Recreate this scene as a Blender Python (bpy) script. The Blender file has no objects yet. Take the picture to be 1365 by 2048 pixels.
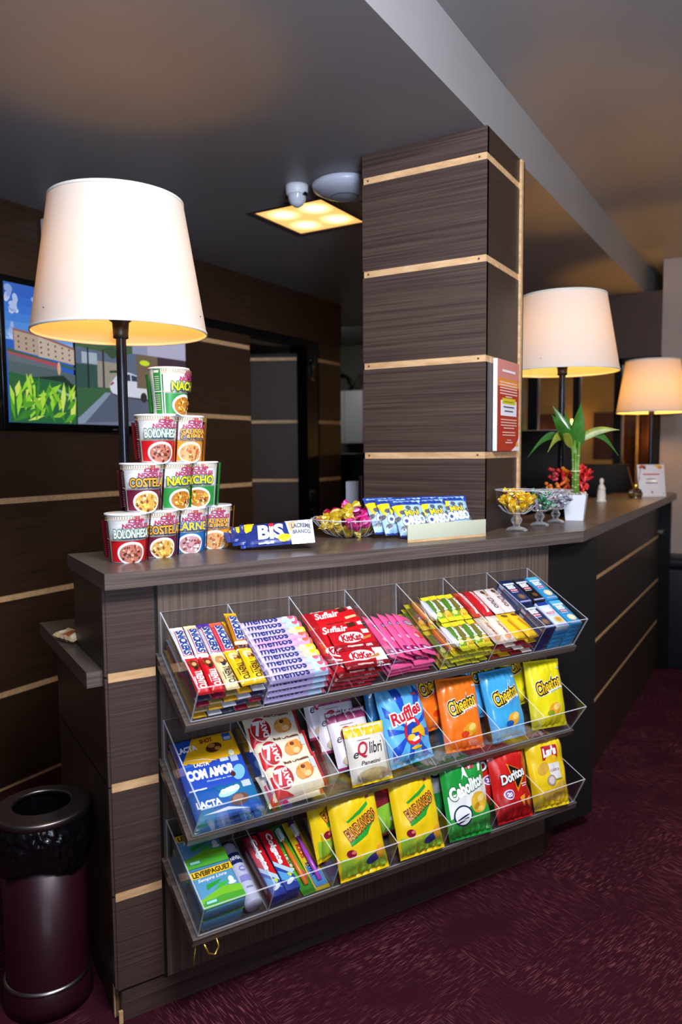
import bpy, bmesh, math, random
from mathutils import Matrix, Vector, noise, geometry
random.seed(7)
SC = bpy.context.scene
COL = SC.collection
PI = math.pi
V = Vector
# ------------------------------------------------------------------ basics
def hexc(h):
    h = h.lstrip('#'); c = [int(h[i:i+2], 16)/255 for i in (0, 2, 4)]
    return tuple((x/12.92 if x <= .04045 else ((x+.055)/1.055)**2.4) for x in c) + (1,)
MATS = {}
def mat(name, col=(.5,.5,.5,1), rough=.5, metal=0, coat=0, emit=None, es=0, spec=.5, trans=0, ior=1.45, alpha=1, sss=0):
    if name in MATS: return MATS[name]
    m = bpy.data.materials.new(name); m.use_nodes = True
    b = m.node_tree.nodes['Principled BSDF']
    if isinstance(col, str): col = hexc(col)
    if len(col) == 3: col = tuple(col) + (1,)
    b.inputs['Base Color'].default_value = col
    b.inputs['Roughness'].default_value = rough
    b.inputs['Metallic'].default_value = metal
    b.inputs['Coat Weight'].default_value = coat
    b.inputs['Coat Roughness'].default_value = .12
    b.inputs['Specular IOR Level'].default_value = spec
    b.inputs['Transmission Weight'].default_value = trans
    b.inputs['IOR'].default_value = ior
    b.inputs['Alpha'].default_value = alpha
    if emit:
        b.inputs['Emission Color'].default_value = hexc(emit) if isinstance(emit, str) else tuple(emit) + (1,)
        b.inputs['Emission Strength'].default_value = es
    MATS[name] = m
    return m
def pm(h, fin='p'):
    """print colour: p paper / glossy film, f foil"""
    n = 'print_%s_%s' % (fin, h.lstrip('#'))
    if fin == 'f': return mat(n, h, .28, .35, .3)
    if fin == 'm': return mat(n, h, .6, 0, 0)
    if fin == 'e': return mat(n, (0.02,.02,.02), .2, emit=h, es=1.0)
    return mat(n, h, .38, 0, .35)
def nodes(m): return m.node_tree.nodes, m.node_tree.links
def wood(name, scale, dark, light, rough=.38, bump=.15):
    m = mat(name, light, rough); N, L = nodes(m); b = N['Principled BSDF']
    tc = N.new('ShaderNodeTexCoord'); mp = N.new('ShaderNodeMapping'); mp.inputs['Scale'].default_value = scale
    n1 = N.new('ShaderNodeTexNoise'); n1.inputs['Scale'].default_value = 1; n1.inputs['Detail'].default_value = 4; n1.inputs['Roughness'].default_value = .65
    L.new(tc.outputs['Object'], mp.inputs[0]); L.new(mp.outputs[0], n1.inputs[0])
    r = N.new('ShaderNodeValToRGB'); r.color_ramp.elements[0].position = .36; r.color_ramp.elements[1].position = .66
    r.color_ramp.elements[0].color = tuple(dark)+(1,); r.color_ramp.elements[1].color = tuple(light)+(1,)
    L.new(n1.outputs[0], r.inputs[0]); L.new(r.outputs[0], b.inputs['Base Color'])
    bp = N.new('ShaderNodeBump'); bp.inputs['Strength'].default_value = bump; bp.inputs['Distance'].default_value = .001
    L.new(n1.outputs[0], bp.inputs['Height']); L.new(bp.outputs[0], b.inputs['Normal'])
    return m
def noisy(m, scale=8, amt=.25, bump=0):
    N, L = nodes(m); b = N['Principled BSDF']; c = tuple(b.inputs['Base Color'].default_value)
    tc = N.new('ShaderNodeTexCoord'); n1 = N.new('ShaderNodeTexNoise'); n1.inputs['Scale'].default_value = scale; n1.inputs['Detail'].default_value = 5
    L.new(tc.outputs['Object'], n1.inputs[0]); r = N.new('ShaderNodeValToRGB')
    r.color_ramp.elements[0].position = .3; r.color_ramp.elements[1].position = .7
    r.color_ramp.elements[0].color = tuple(x*(1-amt) for x in c[:3])+(1,); r.color_ramp.elements[1].color = c
    L.new(n1.outputs[0], r.inputs[0]); L.new(r.outputs[0], b.inputs['Base Color'])
    if bump:
        bp = N.new('ShaderNodeBump'); bp.inputs['Strength'].default_value = bump; bp.inputs['Distance'].default_value = .002
        L.new(n1.outputs[0], bp.inputs['Height']); L.new(bp.outputs[0], b.inputs['Normal'])
    return m
class MB:
    def __init__(s): s.v = []; s.f = []; s.m = []; s.mats = []; s.M = Matrix.Identity(4); s.sm = []
    def mi(s, m):
        if m not in s.mats: s.mats.append(m)
        return s.mats.index(m)
    def add(s, vs, fs, m, smooth=False):
        o = len(s.v); s.v += [s.M @ V(v) for v in vs]; i = s.mi(m)
        for f in fs: s.f.append([o+k for k in f]); s.m.append(i); s.sm.append(smooth)
        return s
    def box(s, x0, x1, y0, y1, z0, z1, m):
        vs = [(x, y, z) for z in (z0, z1) for y in (y0, y1) for x in (x0, x1)]
        return s.add(vs, [(0,2,3,1),(4,5,7,6),(0,1,5,4),(2,6,7,3),(0,4,6,2),(1,3,7,5)], m)
    def bbox(s, x0, x1, y0, y1, z0, z1, m, r=.002, seg=2):
        bm = bmesh.new(); bmesh.ops.create_cube(bm, size=1)
        for v in bm.verts: v.co = V(((x0+x1)/2+v.co.x*(x1-x0), (y0+y1)/2+v.co.y*(y1-y0), (z0+z1)/2+v.co.z*(z1-z0)))
        bmesh.ops.bevel(bm, geom=bm.edges[:], offset=r, segments=seg, affect='EDGES', profile=.5)
        s.bm(bm, m, True); return s
    def bm(s, bm, m, smooth=False):
        bm.verts.index_update(); s.add([v.co.copy() for v in bm.verts], [[v.index for v in f.verts] for f in bm.faces], m, smooth); bm.free(); return s
    def prism(s, pts, z0, z1, m):          # xy polygon extruded in z
        n = len(pts); vs = [(x, y, z0) for x, y in pts] + [(x, y, z1) for x, y in pts]
        a = sum(pts[i][0]*pts[(i+1) % n][1]-pts[(i+1) % n][0]*pts[i][1] for i in range(n))
        fs = [list(range(n))[::-1], list(range(n, 2*n))] + [(i, (i+1) % n, n+(i+1) % n, n+i) for i in range(n)]
        if a < 0: fs = [list(f)[::-1] for f in fs]
        return s.add(vs, fs, m)
    def extx(s, pts, x0, x1, m):           # yz polygon extruded in x
        n = len(pts); vs = [(x0, y, z) for y, z in pts] + [(x1, y, z) for y, z in pts]
        a = sum(pts[i][0]*pts[(i+1) % n][1]-pts[(i+1) % n][0]*pts[i][1] for i in range(n))
        fs = [list(range(n))[::-1], list(range(n, 2*n))] + [(i, (i+1) % n, n+(i+1) % n, n+i) for i in range(n)]
        if a < 0: fs = [list(f)[::-1] for f in fs]
        return s.add(vs, fs, m)
    def lathe(s, prof, m, n=32, smooth=True, c=(0,0,0), closed=False, wob=None):
        vs = []; P = len(prof)
        for k in range(n):
            a = 2*PI*k/n
            for j, (r, z) in enumerate(prof):
                rr = r*(1+(wob(a, z) if wob else 0)); vs.append((c[0]+rr*math.cos(a), c[1]+rr*math.sin(a), c[2]+z))
        fs = []
        for k in range(n):
            k2 = (k+1) % n
            for j in range(P if closed else P-1):
                j2 = (j+1) % P
                a, b, cc, d = k*P+j, k2*P+j, k2*P+j2, k*P+j2
                fs.append((a, b, cc, d))
        return s.add(vs, fs, m, smooth)
    def tube(s, pts, r, m, n=10, caps=True):
        pts = [V(p) for p in pts]; rs = r if isinstance(r, (list, tuple)) else [r]*len(pts)
        vs = []; up = V((0, 0, 1)); prev = None
        for i, p in enumerate(pts):
            t = (pts[min(i+1, len(pts)-1)]-pts[max(i-1, 0)]).normalized()
            if prev is None:
                a = t.cross(up); a = a if a.length > .05 else t.cross(V((1, 0, 0)))
            else: a = prev-t*prev.dot(t)
            a.normalize(); prev = a; b = t.cross(a)
            vs += [p+(a*math.cos(2*PI*k/n)+b*math.sin(2*PI*k/n))*rs[i] for k in range(n)]
        fs = [(i*n+k, i*n+(k+1) % n, (i+1)*n+(k+1) % n, (i+1)*n+k) for i in range(len(pts)-1) for k in range(n)]
        if caps: fs += [list(range(n))[::-1], [(len(pts)-1)*n+k for k in range(n)]]
        return s.add(vs, fs, m, True)
    def ball(s, c, r, m, sc=(1,1,1), sub=2, rot=None):
        bm = bmesh.new(); bmesh.ops.create_icosphere(bm, subdivisions=sub, radius=r)
        R = rot or Matrix.Identity(3)
        for v in bm.verts: v.co = R @ V((v.co.x*sc[0], v.co.y*sc[1], v.co.z*sc[2])) + V(c)
        return s.bm(bm, m, True)
    def mesh(s, name):
        me = bpy.data.meshes.new(name); me.from_pydata([tuple(v) for v in s.v], [], s.f)
        for m in s.mats: me.materials.append(m)
        for p, i, sm in zip(me.polygons, s.m, s.sm): p.material_index = i; p.use_smooth = sm
        me.update(); return me
    def build(s, name, parent=None, M=None):
        return place(s.mesh(name), name, parent, M)
def place(me, name, parent=None, M=None):
    o = bpy.data.objects.new(name, me); COL.objects.link(o)
    if parent is not None: o.parent = parent
    if M is not None: o.matrix_local = M
    return o
def tag(o, label, cat, group=None, kind=None):
    if label: o['label'] = label
    if cat: o['category'] = cat
    if group: o['group'] = group
    if kind: o['kind'] = kind
    return o
def empty(name, M=None, label=None, cat=None, group=None, kind=None):
    o = bpy.data.objects.new(name, None); COL.objects.link(o); o.empty_display_size = .05
    if M is not None: o.matrix_local = M
    return tag(o, label, cat, group, kind)
def struct(o, label=None):
    o['kind'] = 'structure'
    if label: o['label'] = label
    return o
def T(x, y, z): return Matrix.Translation((x, y, z))
def RX(a): return Matrix.Rotation(math.radians(a), 4, 'X')
def RY(a): return Matrix.Rotation(math.radians(a), 4, 'Y')
def RZ(a): return Matrix.Rotation(math.radians(a), 4, 'Z')
# ------------------------------------------------------------------ print on packs
TXT = {}
def text_tris(s, bold=0.0, shear=0.0):
    k = (s, bold, shear)
    if k in TXT: return TXT[k]
    cu = bpy.data.curves.new('t', 'FONT'); cu.body = s; cu.size = 1; cu.offset = bold; cu.shear = shear
    cu.resolution_u = 3; cu.fill_mode = 'FRONT'
    ob = bpy.data.objects.new('t', cu); COL.objects.link(ob)
    dg = bpy.context.evaluated_depsgraph_get(); me = bpy.data.meshes.new_from_object(ob.evaluated_get(dg))
    vs = [(v.co.x, v.co.y) for v in me.vertices]; me.calc_loop_triangles(); fs = [tuple(t.vertices) for t in me.loop_triangles]
    bpy.data.objects.remove(ob); bpy.data.curves.remove(cu); bpy.data.meshes.remove(me)
    if not vs: vs = [(0, 0)]
    TXT[k] = (vs, fs); return TXT[k]
def text_box(s, shear=0.0):
    vs, _ = text_tris(s, 0.0, shear)
    xs = [v[0] for v in vs]; ys = [v[1] for v in vs]; return min(xs), max(xs), min(ys), max(ys)
def shape(op):
    """art op -> (verts2d, tris, colour)"""
    k = op[0]
    if k == 'r':
        x0, y0, x1, y1, c = op[1:6]; return [(x0,y0),(x1,y0),(x1,y1),(x0,y1)], [(0,1,2),(0,2,3)], c
    if k == 'e':
        cx, cy, rx, ry, c = op[1:6]; a0 = math.radians(op[6]) if len(op) > 6 else 0; n = 24
        vs = []
        for i in range(n):
            a = 2*PI*i/n; x, y = rx*math.cos(a), ry*math.sin(a)
            vs.append((cx+x*math.cos(a0)-y*math.sin(a0), cy+x*math.sin(a0)+y*math.cos(a0)))
        return [(cx, cy)]+vs, [(0, 1+i, 1+(i+1) % n) for i in range(n)], c
    if k == 'p':
        pts = op[1]; tr = geometry.tessellate_polygon([[V((x, y, 0)) for x, y in pts]])
        return list(pts), [tuple(t) for t in tr], op[2]
    if k == 't':
        s, cx, cy, h, c = op[1:6]; o = op[6] if len(op) > 6 else {}
        sh = o.get('sh', 0.0); vs, fs = text_tris(s, o.get('b', .02), sh)
        x0, x1, y0, y1 = text_box(s, sh); k1 = h/max(y1-y0, 1e-6); kx = k1
        if 'w' in o: kx = o['w']/max(x1-x0, 1e-6)
        a0 = math.radians(o.get('rot', 0)); arc = o.get('arc', 0); out = []
        for x, y in vs:
            X = (x-(x0+x1)/2)*kx; Y = (y-(y0+y1)/2)*k1
            if arc: Y -= arc*X*X
            out.append((cx+X*math.cos(a0)-Y*math.sin(a0), cy+X*math.sin(a0)+Y*math.cos(a0)))
        return out, fs, c
def olt(s, cx, cy, h, cols, offs, **o):
    """outlined text: several fattened copies under one another"""
    return [('t', s, cx, cy, h, c, dict(o, b=b)) for c, b in zip(cols, offs)]
def decal(mb, art, surf, maxe=.005, fin='p', eps=.0007, step=.00014, unit=.001):
    for li, op in enumerate(art):
        vs, fs, c = shape(op)
        bm = bmesh.new(); bv = [bm.verts.new((x*unit, y*unit, 0)) for x, y in vs]
        for f in fs:
            try: bm.faces.new([bv[i] for i in f])
            except Exception: pass
        if maxe:
            for _ in range(5):
                le = [e for e in bm.edges if e.calc_length() > maxe]
                if not le: break
                bmesh.ops.subdivide_edges(bm, edges=le, cuts=1)
                bmesh.ops.triangulate(bm, faces=[f for f in bm.faces if len(f.verts) > 3])
        bm.faces.ensure_lookup_table(); bm.verts.index_update()
        out = [surf(v.co.x, v.co.y, eps+step*li) for v in bm.verts]
        o = len(mb.v); mb.v += [mb.M @ V(p) for p in out]; mi = mb.mi(pm(c, fin))
        ref = surf(0, 0, 1)-surf(0, 0, 0) if not hasattr(surf, 'free') else None
        for f in bm.faces:
            ids = [v.index for v in f.verts]
            mb.f.append([o+i for i in ids]); mb.m.append(mi); mb.sm.append(True)
        bm.free()
# pack face: x across, second axis up, face looks to -Y, back at y=0
def bagp(name, w, h, t, base, art, **k):
    k['pu'] = 2.1; k['wr'] = .0042; k['nx'] = 26; k['nz'] = 36
    return pillow(name, w*1.05, h*1.03, t*1.15, base, art, **k)
def pillow(name, w, h, t, base, art, fin='p', crimp=.07, pu=2.6, pv=4.0, seed=0, wr=.0012, back=None, nx=16, nz=22, pinch=.03, cr=None, side=None, zig=0):
    w, h, t = w/1000, h/1000, t/1000
    def th(x, z):
        u = max(-1, min(1, 2*x/w)); v = max(-1, min(1, 2*z/h))
        vc = min(1, abs(v)/(1-crimp)); a = max(0, 1-abs(u)**pu)**.5 * max(0, 1-vc**pv)**.6
        k = noise.noise(V((x*60+seed*7, z*28, seed*3.1)))*wr*(1.2-.6*a) + noise.noise(V((x*22, z*22, seed*5.3)))*wr*1.4
        if vc > .6: k += (math.sin(x*330+seed)+.6*math.sin(x*560+seed*2))*wr*.55*(vc-.6)*3
        return a*t/2 + (k if a > .02 else k*.35)
    def xf(x, z):
        v = 2*z/h; return x*(1-pinch*max(0, 1-v*v))
    def surf(x, z, e):
        return V((xf(x, z), -t/2-th(x, z)-e, z))
    mb = MB(); bm_ = pm(base, fin); crm = pm(cr, fin) if cr else bm_
    for s_ in (1, -1):
        vs = []; fs = []
        for j in range(nz+1):
            z = -h/2+h*j/nz
            for i in range(nx+1):
                x = -w/2+w*i/nx; p = surf(x, z, 0)
                if s_ < 0: p = V((p.x, -t/2+(th(x, z)) if 0 < i < nx else p.y, z))
                vs.append(p)
        cf = []; bf = []
        for j in range(nz):
            for i in range(nx):
                a = j*(nx+1)+i; q = (a, a+1, a+nx+2, a+nx+1)
                if s_ < 0: q = q[::-1]
                (cf if (j < nz*crimp*.5 or j >= nz-nz*crimp*.5) else bf).append(q)
        mb.add(vs, bf, bm_ if s_ > 0 or not back else pm(back, fin), True)
        mb.add(vs, cf, crm, True)
    decal(mb, art, surf, fin=fin)
    me = mb.mesh(name); me['t'] = t; return me
def boxpack(name, w, h, t, base, art, fin='p', sidec=None, r=1.0, side_art=None):
    w, h, t = w/1000, h/1000, t/1000
    mb = MB(); mb.bbox(-w/2, w/2, -t, 0, -h/2, h/2, pm(base, fin), r/1000)
    decal(mb, art, lambda x, z, e: V((x, -t-e, z)), maxe=0, fin=fin, eps=.0003)
    if side_art: decal(mb, side_art, lambda x, z, e: V((-w/2-e, -t/2-x, z)), maxe=0, fin=fin, eps=.0003)
    me = mb.mesh(name); me['t'] = t; return me
BULB_ES = 75; PANEL_ES = 1.2; L_FILL = 14; L_DOWN = 105; L_COR = 7; L_OFF = 4; W_ES = .07; L_UP = 165; L_LOB = 16
# ------------------------------------------------------------------ camera and frame
F_PX = 1500.67; PIT = .0816133; ROLL = -.00815424; YAW = -.540357; PHI = 1.086351
def cam_axes():
    cy, sy, cp, sp = math.cos(YAW), math.sin(YAW), math.cos(PIT), math.sin(PIT)
    fw = V((sy*cp, cy*cp, -sp)); r0 = V((cy, -sy, 0)); u0 = r0.cross(fw)
    r = math.cos(ROLL)*r0+math.sin(ROLL)*u0; return r, r.cross(fw), fw
_r, _u, _f = cam_axes(); CAM = V((0, 0, 1.3))
cd = bpy.data.cameras.new('camera'); cam = bpy.data.objects.new('camera', cd); COL.objects.link(cam)
m3 = Matrix((_r, _u, -_f)).transposed(); cam.matrix_world = Matrix.Translation(CAM) @ m3.to_4x4()
cd.sensor_fit = 'VERTICAL'; cd.sensor_height = 36; cd.sensor_width = 24; cd.lens = F_PX*36/2048; cd.clip_start = .05; cd.clip_end = 60
cd.dof.use_dof = True; cd.dof.focus_distance = 1.9; cd.dof.aperture_fstop = 2.6
SC.camera = cam
MF = T(-1.267, 1.114, 0) @ Matrix.Rotation(PHI, 4, 'Z')     # counter frame: x along the front, -y towards the shopper
TOP = 1.045; CZ = 2.25; CZ2 = 2.43
# ------------------------------------------------------------------ materials
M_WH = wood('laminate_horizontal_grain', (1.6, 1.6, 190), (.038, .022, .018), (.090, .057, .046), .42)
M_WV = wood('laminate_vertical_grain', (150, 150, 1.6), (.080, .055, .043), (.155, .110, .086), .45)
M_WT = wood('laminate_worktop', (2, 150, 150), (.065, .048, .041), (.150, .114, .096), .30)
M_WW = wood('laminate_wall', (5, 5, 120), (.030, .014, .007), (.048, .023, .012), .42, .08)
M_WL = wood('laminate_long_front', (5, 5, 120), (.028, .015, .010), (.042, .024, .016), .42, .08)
M_ST = wood('pale_wood_strip', (14, 60, 60), (.52, .30, .14), (.72, .46, .24), .5, .1)
M_DK = mat('black_gap', (.006, .005, .005), .6)
M_PAINT = noisy(mat('ceiling_paint', '#8c8988', .42, spec=.4), 3, .08)
M_GREY = noisy(mat('grey_wall_paint', '#8f8784', .7), 4, .06)
M_BLK = mat('black_metal', '#0b0b0d', .3, .3)
M_BLKP = mat('black_plastic', '#08080a', .25)
M_WHITE = mat('white_plastic', '#dcdde2', .4)
M_WHT = mat('white_ceramic', '#e6e8ee', .3)
M_CHR = mat('brushed_steel', '#a9a3a0', .25, 1)
M_GOLD = mat('gold_foil', '#d8b24a', .25, .9)
def acrylic():
    m = mat('clear_acrylic'); N, L = nodes(m); out = N['Material Output']
    t = N.new('ShaderNodeBsdfTransparent'); t.inputs[0].default_value = (.95, .955, .965, 1)
    g = N.new('ShaderNodeBsdfGlossy'); g.inputs['Roughness'].default_value = .04; g.inputs[0].default_value = (1, 1, 1, 1)
    fr = N.new('ShaderNodeFresnel'); ge = N.new('ShaderNodeNewGeometry'); mr = N.new('ShaderNodeMapRange'); mr.inputs[3].default_value = 1.42; mr.inputs[4].default_value = 1/1.42; L.new(ge.outputs['Backfacing'], mr.inputs[0]); L.new(mr.outputs[0], fr.inputs[0])
    mx = N.new('ShaderNodeMixShader'); L.new(fr.outputs[0], mx.inputs[0]); L.new(t.outputs[0], mx.inputs[1]); L.new(g.outputs[0], mx.inputs[2]); L.new(mx.outputs[0], out.inputs[0]); return m
M_AC = acrylic()
def edgem():
    m = mat('polished_acrylic_edge', '#e8ecf2', .3); N, L = nodes(m); out = N['Material Output']; b = N['Principled BSDF']
    t = N.new('ShaderNodeBsdfTransparent'); mx = N.new('ShaderNodeMixShader'); mx.inputs[0].default_value = .55
    L.new(t.outputs[0], mx.inputs[1]); L.new(b.outputs[0], mx.inputs[2]); L.new(mx.outputs[0], out.inputs[0]); return m
M_ACE = edgem()
M_GLASS = mat('clear_glass', '#ffffff', .02, trans=1, ior=1.45)
def carpet():
    m = mat('burgundy_carpet', '#3a0a18', .85, spec=.2); N, L = nodes(m); b = N['Principled BSDF']
    tc = N.new('ShaderNodeTexCoord'); ck = N.new('ShaderNodeTexChecker'); ck.inputs['Scale'].default_value = 2.0
    mp0 = N.new('ShaderNodeMapping'); mp0.inputs['Rotation'].default_value = (0, 0, .35); mp0.inputs['Location'].default_value = (.12, .1, .25)
    L.new(tc.outputs['Object'], mp0.inputs[0]); L.new(mp0.outputs[0], ck.inputs[0]); ck.inputs[1].default_value = (1,1,1,1); ck.inputs[2].default_value = (0,0,0,1)
    def streak(sc, lo, hi):
        mp = N.new('ShaderNodeMapping'); mp.inputs['Scale'].default_value = sc; L.new(mp0.outputs[0], mp.inputs[0])
        n = N.new('ShaderNodeTexNoise'); n.inputs['Scale'].default_value = 1; n.inputs['Detail'].default_value = 0; L.new(mp.outputs[0], n.inputs[0])
        r = N.new('ShaderNodeMapRange'); r.inputs[1].default_value = lo; r.inputs[2].default_value = hi; L.new(n.outputs[0], r.inputs[0]); return r
    a = streak((30, 420, 1), .58, .72); c = streak((420, 30, 1), .58, .72)
    mx = N.new('ShaderNodeMix'); mx.data_type = 'FLOAT'; L.new(ck.outputs[1], mx.inputs[0]); L.new(a.outputs[0], mx.inputs[2]); L.new(c.outputs[0], mx.inputs[3])
    big = N.new('ShaderNodeTexNoise'); big.inputs['Scale'].default_value = 5; big.inputs['Detail'].default_value = 6; L.new(tc.outputs['Object'], big.inputs[0])
    br = N.new('ShaderNodeMapRange'); br.inputs[1].default_value = .35; br.inputs[2].default_value = .65; L.new(big.outputs[0], br.inputs[0])
    mu = N.new('ShaderNodeMath'); mu.operation = 'MULTIPLY'; L.new(mx.outputs[0], mu.inputs[0]); L.new(br.outputs[0], mu.inputs[1])
    fine = N.new('ShaderNodeTexNoise'); fine.inputs['Scale'].default_value = 420; L.new(tc.outputs['Object'], fine.inputs[0])
    base = N.new('ShaderNodeValToRGB'); base.color_ramp.elements[0].position = .3; base.color_ramp.elements[1].position = .75
    base.color_ramp.elements[0].color = (.017, .0012, .004, 1); base.color_ramp.elements[1].color = (.066, .006, .017, 1); L.new(fine.outputs[0], base.inputs[0])
    mc = N.new('ShaderNodeMix'); mc.data_type = 'RGBA'; L.new(mu.outputs[0], mc.inputs[0]); L.new(base.outputs[0], mc.inputs[6]); mc.inputs[7].default_value = (.20, .05, .07, 1)
    L.new(mc.outputs[2], b.inputs['Base Color'])
    bp = N.new('ShaderNodeBump'); bp.inputs['Strength'].default_value = .5; bp.inputs['Distance'].default_value = .003; L.new(fine.outputs[0], bp.inputs['Height']); L.new(bp.outputs[0], b.inputs['Normal'])
    return m
M_CARP = carpet()
# ------------------------------------------------------------------ room shell
mb = MB(); mb.box(-4.6, 3.2, -2.2, 7.4, -.05, 0, M_CARP); struct(mb.build('floor'))
mb = MB(); mb.box(-4.6, -.809, -2.2, 7.4, CZ, CZ+.05, M_PAINT); mb.box(-.86, -.809, -2.2, 7.4, CZ+.05, CZ2, M_PAINT); mb.box(-.86, 3.2, -2.2, 7.4, CZ2, CZ2+.05, M_PAINT)
struct(mb.build('ceiling'))
# left wall with the doorway
mb = MB(); mb.box(-2.70, -2.585, -2.2, 3.326, 0, CZ, M_DK); mb.box(-2.70, -2.585, 4.03, 4.29, 0, CZ, M_DK); mb.box(-2.70, -2.585, 3.326, 4.03, 1.975, CZ, M_DK)
zs = [0, .373, .743, 1.118, 1.482, 1.866]; g = .014
for y0, y1 in ((-2.2, 3.326), (4.03, 4.29)):
    for a, b in zip(zs, zs[1:]): mb.box(-2.586, -2.568, y0, y1, a+g, b-g, M_WW)
mb.box(-2.586, -2.568, -2.2, 2.30, 1.866+g, CZ, M_WW); mb.box(-2.586, -2.568, 2.30, 3.326, 1.866+g, 1.93, M_WW)
mb.box(-2.586, -2.560, 2.30, 4.29, 1.975, CZ, M_WW); mb.box(-2.586, -2.568, 4.03, 4.29, 1.866+g, 1.975, M_WW)
mb.box(-2.586, -2.574, 2.30, 3.9, 1.93, 1.975, M_BLK)
wl = struct(mb.build('wall_left'))
for y0, y1 in ((-2.2, 3.326), (4.03, 4.29)):
    for z in zs:
        s_ = MB(); s_.box(-2.586, -2.572, y0, y1, max(0, z-g*.8), z+g*.8, M_ST); s_.build('pale_wood_strip', wl)
mb = MB(); mb.box(-2.70, -2.575, 3.90, 4.03, 0, 1.975, M_BLK); mb.box(-2.70, -2.60, 3.326, 3.345, 0, 1.975, M_BLK); mb.box(-2.70, -2.60, 3.345, 3.9, 1.925, 1.975, M_BLK)
struct(mb.build('trim_1'), 'black frame of the open doorway')
# open door leaf in the doorway
DM = T(-2.64, 3.885, 0) @ RZ(180+27.3)
dl = empty('door_1', DM); struct(dl)
mb = MB(); mb.box(0, .62, -.02, .0, 0, 1.90, M_DK)
for a, b in zip(zs, zs[1:]): mb.box(0, .62, -.0, .012, a+g, b-g, M_WW)
mb.build('leaf', dl)
for z in zs[1:]:
    s_ = MB(); s_.box(0, .62, .0, .009, z-g*.7, z+g*.7, M_ST); s_.build('pale_wood_strip', dl)
for z in (1.80, .99):
    h = MB(); h.bbox(-2.578, -2.570, 3.915, 3.985, z-.07, z+.07, M_BLKP, .002)
    for dy in (3.93, 3.97):
        for dz in (-.055, .055): h.ball((-2.569, dy, z+dz), .006, M_CHR, sub=1)
    tag(h.build('door_hinge'), 'black door hinge with four pale screws, %s one on the black door frame' % ('upper' if z > 1.5 else 'lower'), 'hinge')
# back rooms
mb = MB(); mb.box(-4.6, -4.5, -2.2, 7.4, 0, CZ, M_WW); struct(mb.build('wall_store'))
mb = MB(); mb.box(-3.45, -3.42, 3.5, 4.3, 1.75, 1.95, M_WHITE); mb.box(-3.45, -3.42, 3.1, 3.5, 1.75, 1.95, M_ST)
tag(mb.build('wall_cupboard'), 'white and brown cupboard glimpsed above the open door leaf', 'cupboard')
mb = MB(); mb.box(-4.6, -1.9, 6.0, 6.1, 0, CZ, mat('office_wall', '#5f6258', .8)); struct(mb.build('wall_office'))
# end wall: painted part, dark header, glazed partition
mb = MB(); mb.box(-.70, 3.2, 4.97, 5.07, 0, CZ2, M_GREY); struct(mb.build('wall_back'))
mb = MB(); mb.box(-1.95, -.70, 4.97, 5.05, 1.86, CZ, mat('dark_header', '#33231f', .6)); struct(mb.build('wall_header'))
mb = MB()
for x, w_ in ((-1.93, .05), (-1.49, .065), (-1.206, .04), (-.949, .045), (-.725, .06)): mb.box(x-w_/2, x+w_/2, 4.97, 5.03, 0, 1.86, M_BLK)
mb.box(-1.95, -.70, 4.97, 5.03, 1.82, 1.86, M_BLK); mb.box(-1.95, -.70, 4.97, 5.03, .0, .05, M_BLK)
w1 = struct(mb.build('window_1'))
gp = MB(); gp.box(-1.93, -.71, 5.0, 5.004, .05, 1.82, M_AC); gp.build('glass_pane', w1)
# corridor behind the glass
M_WARM = noisy(mat('corridor_paint', '#b08a55', .7), 2, .25)
mb = MB(); mb.box(-3.6, 1.2, 7.0, 7.1, 0, CZ, M_WARM); struct(mb.build('wall_corridor'))
M_DOOR = wood('brown_door_wood', (60, 60, 4), (.045, .014, .006), (.085, .028, .012), .4)
def at(x, y, dep): return CAM + (_f + _r*((x-682.5)/F_PX) - _u*((y-1024)/F_PX))*dep
for i, (px, w_, z1_) in enumerate(((1098, .30, 1.62), (1205, .17, 1.62), (1262, .14, 1.62), (1291, .13, 1.62))):
    D_ = _f + _r*((px-682.5)/F_PX); t_ = 6.98/D_.y; cx = D_.x*t_
    mb = MB(); mb.box(cx-w_/2, cx+w_/2, 6.96, 7.0, (0 if i != 1 else .85), z1_, M_DOOR)
    if i != 1: mb.box(cx-w_/2-.02, cx-w_/2, 6.95, 7.0, 0, z1_, M_ST)
    if i == 1: tag(mb.build('picture_panel'), 'tall dark wooden panel on the corridor wall, right of the lucky bamboo', 'panel')
    else: struct(mb.build('door_%d' % (i+2)))
for i, (px, py, e_) in enumerate(((1150, 850, 3), (1317, 877, 9), (1083, 880, 3))):
    D_ = _f + _r*((px-682.5)/F_PX) - _u*((py-1024)/F_PX); t_ = 6.9/D_.y; P_ = CAM+D_*t_
    em = mat('sconce_glass_%d' % i, '#ffcf80', .4, emit='#ffc266', es=e_*4)
    w_ = empty('wall_sconce', T(*P_)); tag(w_, ['small glowing sconce on the corridor wall behind the lucky bamboo', 'bright glowing sconce on the corridor wall right of the farthest table lamp pole', 'small glowing sconce on the corridor wall left of the second table lamp pole'][i], 'wall lamp', 'corridor sconces')
    a_ = MB(); a_.lathe([(.001, -.06), (.025, -.05), (.035, 0), (.03, .05), (.001, .055)], em, 16); a_.build('shade', w_)
    b_ = MB(); b_.box(-.03, .03, .03, .095, -.04, .03, M_GOLD); b_.build('bracket', w_)
# dark bench by the end wall
be = empty('bench', T(.42, 4.84, 0), 'dark upholstered bench against the grey end wall', 'bench')
mb = MB(); mb.bbox(-1.05, 1.2, -.12, .12, .0, .60, mat('dark_leather', '#15141a', .45), .02, 3); mb.build('base', be)
mb = MB(); mb.bbox(-1.05, 1.2, -.13, .12, .60, .66, mat('dark_leather2', '#1b1a22', .4), .02, 3); mb.build('cushion', be)
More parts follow.
